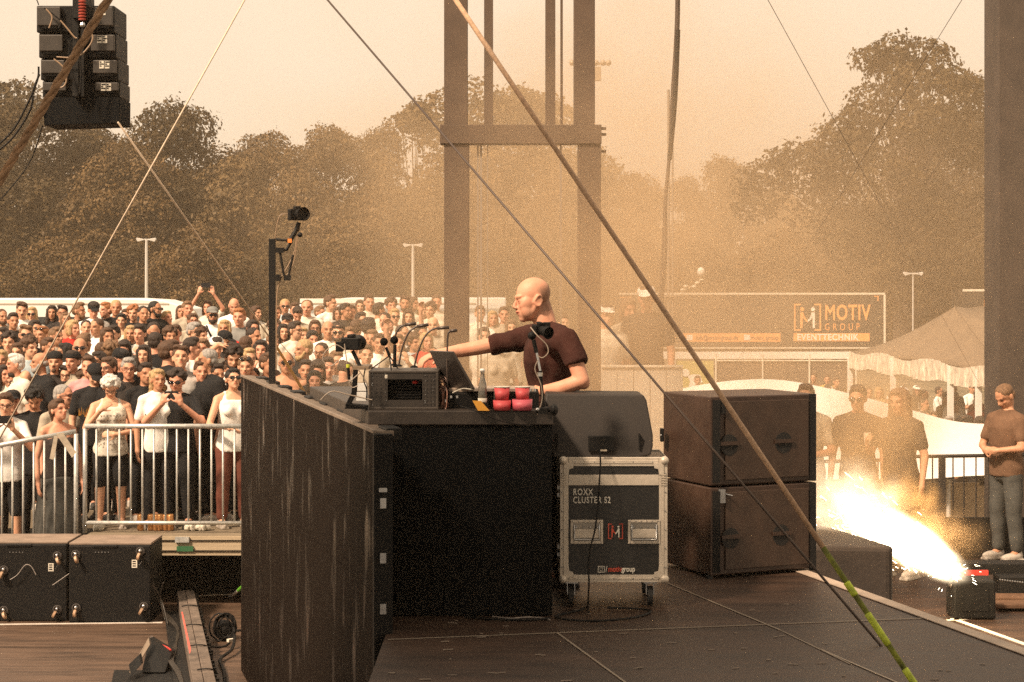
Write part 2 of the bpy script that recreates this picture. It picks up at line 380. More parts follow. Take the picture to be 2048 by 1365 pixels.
# nearer, lower belt
G2 = 'lower bushy trees in front of the wood'
names = ['at the left edge','below the hanging speakers','behind the crossing guy wires','beside the left street lamp','right of the left street lamp','behind the raised camera post','behind the second street lamp','left of the steel mast','between the mast legs','behind the DJ','right of the mast','behind the people in haze','above the trailer left end','above the trailer lettering','left of the brown tent','behind the brown tent','beside the dark right post']
for i in range(17):
    x = -40+i*128+rnd.uniform(-18,18); yt = (350,330,320,330,300,330,350,330,340,340,420,430,440,420,440,430,420)[i]+rnd.uniform(-15,15)
    tree(bush[i%2], x, yt, 30.5+rnd.uniform(-.7,.7), 1, .72+rnd.uniform(-.06,.1), (leafm,leafp,leafm)[i%3], 'bushy mid-height tree of the front belt '+names[i], group=G2, name='bushy_tree')
for i in range(15):
    x = -30+i*145+rnd.uniform(-25,25); yt = 455+rnd.uniform(-25,25)
    tree(bush[(i+1)%2], x, yt, 33.5+rnd.uniform(-.7,.7), 1, .95+rnd.uniform(-.08,.12), (leafd,leafm)[i%2], 'low bush at the foot of the wood '+(names+names)[i], group='low bushes at the foot of the wood', name='bush')
# roof out of view above the camera, added to shade the riser and desk
o = MB().slab((-15,-9,7.2),(8,6.0,7.5)).build('shade_roof', black); struct(o)
# ------------------------------------------------------------------ people
def skinmat(name, c):
    m = bpy.data.materials.new(name); m.use_nodes = True; t = m.node_tree; b = t.nodes['Principled BSDF']
    at = t.nodes.new('ShaderNodeAttribute'); at.attribute_name = 'paint'
    x = t.nodes.new('ShaderNodeMix'); x.data_type = 'RGBA'; x.blend_type = 'MULTIPLY'; x.inputs[0].default_value = 1
    n = t.nodes.new('ShaderNodeTexNoise'); n.inputs['Scale'].default_value = 14; n.inputs['Detail'].default_value = 4
    tc = t.nodes.new('ShaderNodeTexCoord'); t.links.new(tc.outputs['Object'], n.inputs['Vector'])
    r = t.nodes.new('ShaderNodeValToRGB'); r.color_ramp.elements[0].position = .3; r.color_ramp.elements[1].position = .7
    r.color_ramp.elements[0].color = (c[0]*.88, c[1]*.76, c[2]*.72, 1); r.color_ramp.elements[1].color = (*c, 1)
    t.links.new(n.outputs['Fac'], r.inputs[0]); t.links.new(r.outputs[0], x.inputs[6]); t.links.new(at.outputs['Color'], x.inputs[7])
    t.links.new(x.outputs[2], b.inputs['Base Color']); b.inputs['Roughness'].default_value = .55; b.inputs['Specular IOR Level'].default_value = .35
    b.inputs['Subsurface Weight'].default_value = 0.0
    return m
SK = {'l': skinmat('light skin', (.64,.38,.25)), 'm': skinmat('tanned skin', (.50,.27,.165)), 'p': skinmat('pink skin', (.62,.33,.22)), 'd': skinmat('brown skin', (.27,.15,.10))}
def cloth(name, c, **k): return mat(name, c, .9, var=k.get('var',.22), vs_=k.get('vs',9), bump=.35, bs=26, spec=.15)
TOPC = {'white': (.78,.76,.72), 'black': (.018,.018,.019), 'dark': (.035,.03,.028), 'grey': (.20,.20,.19), 'lgrey': (.45,.43,.40), 'beige': (.38,.33,.26),
        'mustard': (.55,.33,.09), 'red': (.5,.04,.03), 'cream': (.62,.58,.50), 'navy': (.03,.04,.06), 'brown': (.14,.08,.05), 'maroon': (.14,.05,.035), 'pink': (.5,.25,.25), 'jeans': (.07,.07,.065), 'green': (.10,.12,.06),'sky':(.35,.42,.45)}
TM = {k: cloth(k+' cloth', v) for k, v in TOPC.items()}
HC = {'black': (.012,.010,.009), 'dark': (.028,.017,.012), 'brown': (.075,.038,.020), 'lbrown': (.17,.095,.05), 'blond': (.42,.28,.14), 'ginger': (.30,.12,.045), 'grey': (.30,.28,.26), 'white': (.62,.60,.56)}
HM = {k: mat(k+' hair', v, .6, var=.45, vs_=22, bump=.8, bs=70, stretch=(3,3,.6), spec=.4) for k, v in HC.items()}
capm = {'black': TM['black'], 'white': TM['white'], 'grey': TM['grey'], 'navy': TM['navy']}
lens_m = mat('dark lens', (.01,.01,.012), .08, coat=.5)
frame_m = mat('spectacle frame', (.02,.016,.014), .3)
phone_m = mat('black phone', (.01,.01,.012), .2)
shoe_m = mat('pale shoe', (.42,.37,.32), .7, var=.2); shoe_b = mat('dark shoe', (.03,.028,.026), .7, var=.2)
glassm = mat('clear beaker', (.62,.55,.45), .35)

def remesh(mb, vox, sm=3, fac=.5):
    me = mb.mesh('raw'); o = bpy.data.objects.new('raw', me); col.objects.link(o)
    a = o.modifiers.new('r', 'REMESH'); a.mode = 'VOXEL'; a.voxel_size = vox; a.use_smooth_shade = True
    if sm:
        b = o.modifiers.new('s', 'SMOOTH'); b.factor = fac; b.iterations = sm
    dg = bpy.context.evaluated_depsgraph_get(); m2 = bpy.data.meshes.new_from_object(o.evaluated_get(dg))
    bpy.data.objects.remove(o); bpy.data.meshes.remove(me)
    m2.materials.clear(); m2.shade_smooth(); return m2
def hand(m, w, d, pn, curl=.5, k=1.0, spread=1.0, fr=.0088, thumb=1):
    """w wrist, d direction of the hand, pn direction the palm faces, thumb: +1/-1 side"""
    w = Vector(w); d = Vector(d).normalized(); pn = Vector(pn); pn = (pn-d*pn.dot(d)).normalized(); sd = d.cross(pn)*thumb
    M = Matrix((sd, d, pn)).transposed()
    m.ell(w+d*.046*k, (.041*k,.054*k,.017*k), M, 12, 8)
    m.cone(w-d*.02*k, w+d*.035*k, .026*k, .030*k, 10)
    L = (.068,.078,.073,.058)
    for i in range(4):
        b = w+d*(.082-(.006 if i==3 else 0))*k+sd*(.030-.020*i)*k*spread
        dd = (d+sd*(.10-.07*i)*spread).normalized(); p = b; ang = 0
        for j, fr_ in enumerate((.46,.31,.25)):
            ang += curl*(.55 if j==0 else .8)
            v = dd*math.cos(ang)+pn*math.sin(ang); q = p+v*L[i]*fr_*k
            m.cap(p, q, (fr-.0006*j)*k, (fr-.0006*(j+1))*k, 8); p = q
    b = w+d*.022*k+sd*.030*k; t1 = (sd*.75+d*.65+pn*.25).normalized(); q = b+t1*.038*k
    m.cap(b, q, .012*k, .010*k, 8); t2 = (sd*.3+d*.85+pn*(.3+curl*.4)).normalized(); m.cap(q, q+t2*.032*k, .010*k, .0085*k, 8)
def headprims(m, H, fem=False, k=1.0):
    """H: 4x4 matrix of the head; face looks to -Y"""
    r3 = H.to_3x3()
    def E(c, r, n=14, q=10): m.ell(H @ Vector(c), r, r3, n, q)
    j = .93 if fem else 1.0
    E((0,.008,.032), (.0735,.092,.083), 20, 14); E((0,-.018,-.035), (.061*j,.074,.078)); E((0,-.062,-.088), (.027*j,.024,.022))
    E((0,-.045,-.055), (.046*j,.046,.05)); E((0,-.074,.026), (.050,.018,.013)); E((.036,-.066,-.018), (.020,.018,.016)); E((-.036,-.066,-.018), (.020,.018,.016))
    m.cap(H @ Vector((0,-.088,.012)), H @ Vector((0,-.108,-.022)), .0075, .0105, 8); E((0,-.098,-.026), (.0165,.012,.009))
    E((0,-.086,-.050), (.022,.012,.0045)); E((0,-.085,-.059), (.018,.012,.0055))
    for s in (-1,1):
        E((s*.076,.012,-.008), (.010,.019,.032)); E((s*.081,.018,.006), (.007,.014,.017))
def paint(me, H, beard=0.0, soft=False):
    Hi = H.inverted(); a = me.color_attributes.new('paint', 'FLOAT_COLOR', 'POINT')
    buf = [1.0]*(4*len(me.vertices))
    for i, v in enumerate(me.vertices):
        p = Hi @ v.co
        if abs(p.x) > .1 or abs(p.z) > .14 or abs(p.y) > .13: continue
        c = [1,1,1]
        if p.y < -.045:
            ex = (abs(p.x)-.031)/.0155; ez = (p.z-.006)/.0075
            if ex*ex+ez*ez*(3 if soft else 1) < 1: c = [.35,.25,.22] if soft else [.16,.13,.12]
            elif ((abs(p.x)-.031)/.021)**2+((p.z-.004)/.014)**2 < 1: c = [.92,.84,.82] if soft else [.78,.68,.65]  # socket shade painted as darker skin round the eyes
            bx = (abs(p.x)-.034)/.021; bz = (p.z-.029+abs(abs(p.x)-.034)*.12)/.0055
            if bx*bx+bz*bz < 1: c = [.78,.66,.58] if soft else [.35,.28,.25]
            lx = p.x/.024; lz = (p.z+.0545)/.0085
            if lx*lx+lz*lz < 1: c = [.80,.50,.48]
            if (p.x/.022)**2+((p.z+.0545)/.0022)**2 < 1: c = [.35,.2,.2]
            if ((abs(p.x)-.008)/.005)**2+((p.z+.034)/.004)**2 < 1: c = [.4,.28,.26]  # nostril shadows put into the skin colour
        buf[4*i:4*i+3] = c
    a.data.foreach_set('color', buf)
def headM(pos, yaw, pitch, roll=0): return Matrix.Translation(pos) @ Euler((R(pitch), R(roll), R(yaw)), 'XYZ').to_matrix().to_4x4()

# arms: (elbow, wrist, hand direction, palm normal, curl) for left(+x) and right(-x)
def armset(pose):
    D = {'down': ((.235,.01,1.13),(.245,-.06,.88),(0,-.2,-1),(-1,0,0),.35),
         'fold': ((.25,-.05,1.13),(.06,-.20,1.10),(-1,-.1,.05),(0,.9,-.3),.5),
         'rail': ((.28,-.10,1.13),(.13,-.33,1.12),(-.6,-.7,-.15),(0,0,-1),.35),
         'phone': ((.27,-.17,1.19),(.085,-.29,1.40),(-.25,-.05,1),(-.4,.7,0),.7),
         'mouth': ((.25,-.12,1.17),(.10,-.24,1.38),(-.6,.15,.6),(-.3,.8,0),.6),
         'cup': ((.25,-.10,1.15),(.14,-.31,1.24),(-.2,-.5,.5),(-.8,.1,0),.8),
         'over': ((.27,-.09,1.62),(.12,-.16,1.86),(-.25,0,1),(-.3,.8,0),.7),
         'up': ((.25,-.04,1.66),(.22,-.10,1.92),(0,-.1,1),(0,-1,0),.6),
         'onhead': ((.36,-.08,1.60),(.16,-.05,1.76),(-1,.2,-.1),(0,0,-1),.3),
         'out': ((.44,-.12,1.36),(.62,-.30,1.36),(.7,-.7,0),(0,-.3,-1),.3),
         'wide': ((.33,.0,1.17),(.34,-.18,1.0),(.2,-.6,-.6),(-1,0,0),.4)}
    return D[pose]
POSES = {'down': ('down','down'), 'fold': ('fold','fold'), 'rail': ('rail','rail'), 'phone': ('phone','phone'), 'mouth': ('mouth','down'), 'cup': ('down','cup'),
         'over': ('over','over'), 'up': ('up','down'), 'onhead': ('down','onhead'), 'out': ('out','down'), 'wide': ('wide','wide'), 'text': ('fold','mouth'), 'point': ('down','out')}
TRUNK = [((0,.0,.80),.10,.075), ((0,.01,.86),.150,.10), ((0,.012,.93),.168,.112), ((0,.0,1.03),.150,.098), ((0,-.005,1.12),.140,.092), ((0,-.008,1.22),.156,.104), ((0,-.004,1.32),.172,.110), ((0,.006,1.40),.158,.092), ((0,.012,1.45),.105,.070), ((0,.012,1.485),.062,.058)]
BODYC = {}; CL = {}
def bodymesh(pose, hy, hp, fem):
    key = (pose, hy, hp, fem)
    if key in BODYC: return BODYC[key]
    m = MB(); H = headM((0,-.012,1.625), hy, hp)
    wf = .92 if fem else 1.0
    m.loft([(c, rx*wf*(1.06 if fem and c[2]<1 else 1), ry) for c, rx, ry in TRUNK])
    m.cap((0,.018,1.43), H @ Vector((0,.015,-.055)), .056*wf, .050*wf, 12)
    for sx in (-1,1): m.cap((.035*sx,.022,1.475),(.165*sx,.010,1.412),.040,.048*wf,12)
    for sx, pz in zip((1,-1), POSES[pose]):
        e, wv, d, pn, cu = armset(pz); X = lambda v: Vector((v[0]*sx, v[1], v[2]))
        sh = Vector((.175*wf*sx, .006, 1.405)); m.cap((.10*sx,.008,1.385), sh, .062*wf, .056*wf, 12)
        m.cap(sh, X(e), .050*wf, .039*wf, 12); m.cap(X(e), X(wv), .039*wf, .026*wf, 12)
        hand(m, X(wv), X(d), X(pn), cu, fr=.0098, thumb=sx)
        k = Vector((.105*sx,-.005,.49)); a = Vector((.115*sx,.02,.09))
        m.cap((.085*sx,.01,.88), k, .088, .058, 14); m.cap(k, a, .056, .038, 12); m.cap(a, (.12*sx,-.08,.04), .036, .034, 8)
    if fem:
        for sx in (-1,1): m.ell((.072*sx,-.092,1.285), (.058,.05,.055))
    headprims(m, H, fem)
    me = remesh(m, .0092, 3, .45); paint(me, H); me.name = 'body'; me.materials.append(SK['l'])
    BODYC[key] = (me, H); return BODYC[key]
def inflate(rings, a): return [(c, rx+a, ry+a) for c, rx, ry in rings]
def topmesh(pose, kind, fem):
    key = ('top', pose, kind, fem)
    if key in CL: return CL[key]
    m = MB(); wf = .92 if fem else 1.0
    T_ = [(c, rx*wf, ry) for c, rx, ry in TRUNK]
    lo = [((0,.01,.84),.172,.122),((0,.008,.93),.182,.126)]
    if kind == 'tank': rr = lo + inflate(T_[3:8], .014) + [((0,.006,1.405),.118,.095)]
    elif kind == 'bust': rr = lo + inflate(T_[3:7], .014)+[((0,-.004,1.335),.165,.12)]
    else: rr = lo + inflate(T_[3:8], .017) + [((0,.012,1.448),.112,.082), ((0,.013,1.468),.082,.074)]
    m.loft([rr[0]]+rr, 22)
    if fem:
        for sx in (-1,1): m.ell((.072*sx,-.098,1.285), (.063,.055,.06))
    if kind in ('tank','bust'):
        for sx in (-1,1):
            if kind == 'tank': m.cap((.10*sx,-.060,1.36),(.080*sx,.012,1.475),.040,.030,8); m.cap((.080*sx,.012,1.475),(.10*sx,.07,1.36),.030,.040,8)
            else: m.cap((.09*sx,-.085,1.33),(.09*sx,.0,1.468),.010,.010,6); m.cap((.09*sx,.0,1.468),(.09*sx,.08,1.34),.010,.010,6)
    else:
        for q_ in (-1,1): m.cap((.045*q_,.020,1.468),(.165*q_,.008,1.408),.046,.062*wf,12)
        m.lathe((0,.013,1.45),[(.085,-.02),(.078,.02),(.066,.045),(.060,.045)],20)
        for sx, pz in zip((1,-1), POSES[pose]):
            e, wv, d, pn, cu = armset(pz); X = lambda v: Vector((v[0]*sx, v[1], v[2]))
            sh = Vector((.175*wf*sx, .006, 1.403)); m.cap((.09*sx,.008,1.385), sh, .070*wf, .062*wf, 12)
            if kind == 'tee': en = sh.lerp(X(e), .66); m.cap(sh, en, .061*wf, .058*wf, 12)
            else: m.cap(sh, X(e), .064, .053, 12); m.cap(X(e), X(wv), .052, .038, 12)
    me = remesh(m, .012, 2); me.name = 'top'
    for v in me.vertices:   # folds
        n = noise.noise(Vector((v.co.x*9, v.co.y*9, v.co.z*4.5)))*.008
        v.co += v.normal*n
    me.materials.append(TM['white']); CL[key] = me; return me
def trousers(kind):
    key = ('tr', kind)
    if key in CL: return CL[key]
    m = MB(); m.loft(inflate(TRUNK[0:3], .013)+[((0,.006,.985),.135,.085)], 22)
    for sx in (-1,1):
        k = Vector((.105*sx,-.005,.49)); a = Vector((.115*sx,.02,.09))
        if kind == 'skirt': continue
        m.cap((.085*sx,.01,.87), k+(Vector((0,0,.04)) if kind=='shorts' else Vector((0,0,0))), .100, .076, 14)
        if kind == 'long': m.cap(k, a+Vector((0,0,.04)), .074, .060, 12)
    if kind == 'skirt': m.loft([((0,.01,.92),.18,.13),((0,.01,.6),.23,.19),((0,.01,.16),.29,.25)],22)
    me = remesh(m, .014, 2); me.name = 'trousers'
    for v in me.vertices: v.co += v.normal*noise.noise(v.co*7)*.009
    me.materials.append(TM['black']); CL[key] = me; return me
def shoes():
    if 'sh' in CL: return CL['sh']
    CL['sh'] = []
    for sx in (-1,1):
        m = MB(); m.ell((.12*sx,-.05,.045),(.047,.13,.045)); m.ell((.118*sx,.03,.06),(.042,.055,.06)); m.box((.12*sx,-.04,.012),(.085,.25,.024))
        me = remesh(m, .010, 2); me.name='shoe'; me.materials.append(shoe_m); CL['sh'].append(me)
    return CL['sh']
# hair and headgear in head coordinates
HAIR = {}
def hairmesh(k):
    if k in HAIR: return HAIR[k]
    m = MB(); E = lambda c, r: m.ell(c, r, None, 16, 12); rr = random.Random(hash(k) % 1000 if False else sum(map(ord,k)))
    def short(g=1.0, dz=0): E((0,.020,.047+dz), (.0815*g,.093*g,.080*g)); E((0,.045,-.0),(.077*g,.066*g,.065*g))
    vox = .0075
    if k == 'buzz': short(.985); vox = .007
    elif k == 'short': short(1.02); E((0,-.045,.098),(.058,.034,.026)); E((0,-.01,.105),(.065,.07,.03))
    elif k == 'quiff': short(.995); E((0,-.052,.106),(.050,.036,.030)); E((0,-.02,.115),(.055,.06,.026))
    elif k == 'side': short(1.02); E((.02,-.05,.095),(.058,.034,.028)); E((-.03,-.02,.11),(.05,.06,.028))
    elif k == 'receding': E((0,.03,.05),(.083,.085,.078)); E((0,.045,-.0),(.078,.066,.062))
    elif k == 'fringe': E((0,.035,.0),(.081,.075,.045))
    elif k in ('long','longcurly','bob','ponytail','bun','mid'):
        short(1.05); E((0,-.035,.095),(.060,.045,.030))
        if k == 'long':
            for s in (-1,1): m.cap((s*.062,-.015,.055),(s*.075,-.02,-.17),.030,.036,12)
            E((0,.062,-.10),(.085,.05,.16)); E((0,.05,0),(.085,.07,.09))
        if k == 'longcurly':
            E((0,.05,0),(.092,.075,.09))
            for _ in range(46):
                a = rr.uniform(.15,.85)*math.pi; z = rr.uniform(-.22,.08); g = rr.uniform(.022,.036)
                E((math.cos(a)*.088,.03+math.sin(a)*.055-(.03 if abs(math.cos(a))>.8 else 0),z),(g,g,g*1.2))
        if k == 'bob':
            for s in (-1,1): m.cap((s*.064,-.012,.05),(s*.070,-.015,-.065),.028,.028,12)
            E((0,.052,-.03),(.084,.055,.085))
        if k == 'mid':
            for s in (-1,1): m.cap((s*.062,0,.05),(s*.070,.01,-.10),.026,.028,12)
            E((0,.055,-.06),(.082,.05,.11))
        if k == 'ponytail': E((0,.105,.045),(.03,.03,.028)); m.cap((0,.115,.03),(0.02,.125,-.15),.027,.014,12)
        if k == 'bun': E((0,.105,.075),(.04,.038,.038))
    elif k == 'curly':
        short(1.0)
        for _ in range(90):
            a = rr.uniform(0,2*math.pi); z = rr.uniform(-.25,1); q = math.sqrt(1-z*z); g = rr.uniform(.014,.026)
            p = Vector((math.cos(a)*q*.088,.022+math.sin(a)*q*.098,.050+z*.092))
            if p.y < -.052 and p.z < .075: continue
            E(p,(g,g,g))
    elif k == 'beard':
        E((0,-.050,-.078),(.050,.046,.044)); vox = .006
        for s in (-1,1): m.cap((s*.058,-.012,-.02),(s*.045,-.045,-.075),.016,.022,10)
    elif k == 'goatee': E((0,-.078,-.086),(.024,.022,.024)); E((0,-.094,-.040),(.024,.010,.007)); vox = .005
    elif k == 'moustache': E((0,-.094,-.040),(.026,.011,.008)); vox = .005
    elif k in ('cap','capback'):
        s = 1 if k == 'cap' else -1
        m.lathe((0,.010,.045), [(.088,0),(.089,.02),(.083,.045),(.066,.068),(.038,.083),(.001,.089)], 24)
        for v in m.v: v.y = .010+(v.y-.010)*1.13
        m.ell((0,.01-s*.125,.052),(.062,.062,.008), Euler((R(8*s),0,0)).to_matrix()); vox = .006
    elif k == 'band': m.lathe((0,.008,.072), [(.078,-.012),(.083,-.01),(.083,.012),(.076,.014)], 24); [setattr(v,'y',.008+(v.y-.008)*1.16) for v in m.v]; vox=.005
    me = remesh(m, vox, 2, .4); me.name = 'hair'
    if k in ('cap','capback','band'): me.name = 'cap'
    else:
        a_ = .004 if k != 'curly' else .006
        for v in me.vertices: v.co += v.normal*noise.noise(Vector((v.co.x*45, v.co.y*45, v.co.z*22)))*a_
    me.materials.append(HM['brown']); HAIR[k] = me; return me
def eyewear(k):
    if k in HAIR: return HAIR[k]
    m = MB(); up = k.endswith('up')
    z0, y0 = (.095,-.075) if up else (.007,-.098)
    for s in (-1,1):
        if k.startswith('sun'):
            m.ell((s*.031,y0+.004,z0),(.0265,.006,.019 if k!='sunround' else .024), Euler((R(-30 if up else 0),0,R(-s*10))).to_matrix(), 14, 8)
            m.tube([(s*.031+.027*math.cos(a),y0+abs(math.cos(a)*s+0)*.002,z0+.019*math.sin(a)) for a in [i*.5236 for i in range(13)]],.0022,5)
        else:
            m.tube([(s*.031+.024*math.cos(a),y0+.001,z0+.018*math.sin(a)) for a in [i*.5236 for i in range(13)]],.0028,6)
        m.tube([(s*.056,y0+.008,z0+.006),(s*.076,y0+.035,z0+.006),(s*.080,y0+.10,z0+.002)],.0026,5)
    m.tube([(-.009,y0-.001,z0+.004),(0,y0-.004,z0+.007),(.009,y0-.001,z0+.004)],.0026,5)
    me = m.mesh('sunglasses' if k.startswith('sun') else 'glasses'); me.shade_smooth(); me.materials.append(lens_m if k.startswith('sun') else frame_m); HAIR[k] = me; return me
def child(root, name, me, m_, M=None):
    o = bpy.data.objects.new(name, me); col.objects.link(o); o.parent = root
    if M is not None: o.matrix_local = M
    o.material_slots[0].link = 'OBJECT'; o.material_slots[0].material = m_
    return o
phone_me = MB().box((0,0,0),(.078,.010,.155)).mesh('phone'); phone_me.materials.append(phone_m)
cup_me = MB().lathe((0,0,0),[(.027,0),(.037,.11),(.035,.11),(.026,.006)],14).mesh('cup'); cup_me.materials.append(glassm)
def person(loc, yaw, h, label, pose='down', hair='short', hc='brown', top='black', kind='tee', skin='l', acc='', hy=0, hp=0, fem=False, legs='long', legc='black', wide=1.0, group=None, shoes_=None):
    root = thing('person', loc, label, 'person', group)
    k = h/1.75; root.scale = (k*wide, k*wide, k); root.rotation_euler = (0,0,R(yaw))
    me, H = bodymesh(pose, hy, hp, fem)
    child(root, 'body', me, SK[skin])
    if kind != 'none': child(root, 'shirt' if kind in ('tee','long_') else 'tank_top', topmesh(pose, kind, fem), TM[top])
    child(root, 'trousers' if legs=='long' else legs, trousers(legs), TM[legc])
    sm_ = shoes_ or (shoe_m if (rnd.random()<.5) else shoe_b)
    for q_ in shoes(): child(root, 'shoe', q_, sm_)
    Hd = H @ Matrix.Scale(1.0, 4)
    for a in acc.split():
        if a in ('beard','goatee','moustache'): child(root, a, hairmesh(a), HM[hc], H)
        elif a in ('sun','sunround','sunup','specs'): o = child(root, 'sunglasses' if a[:3]=='sun' else 'glasses', eyewear(a), lens_m if a[:3]=='sun' else frame_m, H)
        elif a.startswith('cap'):
            kk, cc = a.split(':'); child(root, 'cap', hairmesh(kk), capm[cc], H)
        elif a.startswith('band'): child(root, 'headband', hairmesh('band'), capm['black'], H)
        elif a == 'phone':
            z = {'phone': (0,-.335,1.495), 'over': (0,-.19,2.0), 'text': (.03,-.33,1.2)}.get(pose, (0,-.33,1.49)); 
            o = bpy.data.objects.new('phone', phone_me); col.objects.link(o); M = Matrix.Translation(Vector(z)) @ (Matrix.Rotation(R(90),4,'Y') if pose in ('phone','over') else Matrix.Rotation(R(-50),4,'X'))
            o.matrix_world = root.matrix_basis @ M if False else Matrix.Translation(loc) @ Euler((0,0,R(yaw))).to_matrix().to_4x4() @ Matrix.Scale(k,4) @ M
            tag(o, 'black phone held by the '+' '.join(label.split()[:9]), 'phone')
        elif a == 'cup':
            e, wv, d, pn, cu = armset('cup'); p = Vector((-wv[0]-.0, wv[1]-.04, wv[2]-.0))
            o = bpy.data.objects.new('drinking_cup', cup_me); col.objects.link(o)
            o.matrix_world = Matrix.Translation(loc) @ Euler((0,0,R(yaw))).to_matrix().to_4x4() @ Matrix.Scale(k,4) @ Matrix.Translation(p)
            tag(o, 'pale drinking cup held by the '+' '.join(label.split()[:9]), 'cup')
    if hair != 'bald': child(root, 'hair', hairmesh(hair), HM[hc], H)
    return root
# ------------------------------------------------------------------ the crowd on the spectator deck
def crowd_at(x, ytop, h, dmin=0, dd=0):
    low = x < 165 and ytop >= 764
    d = 20.1
    if not low:
        d = 36
        while d > dmin and (EYE-(deckz(d)+h))*F/d < ytop-HY: d -= .04
    d = max(d, dmin)
    z = -1.05 if low else deckz(d)
    if low: d = dmin if ytop > 784 else 20.65
    return Vector(((x-1024)*d/F, d, z)), max(1.42, min(1.95, EYE-(ytop-HY)*d/F-z))
GC = 'spectators on the deck behind the steel railing'
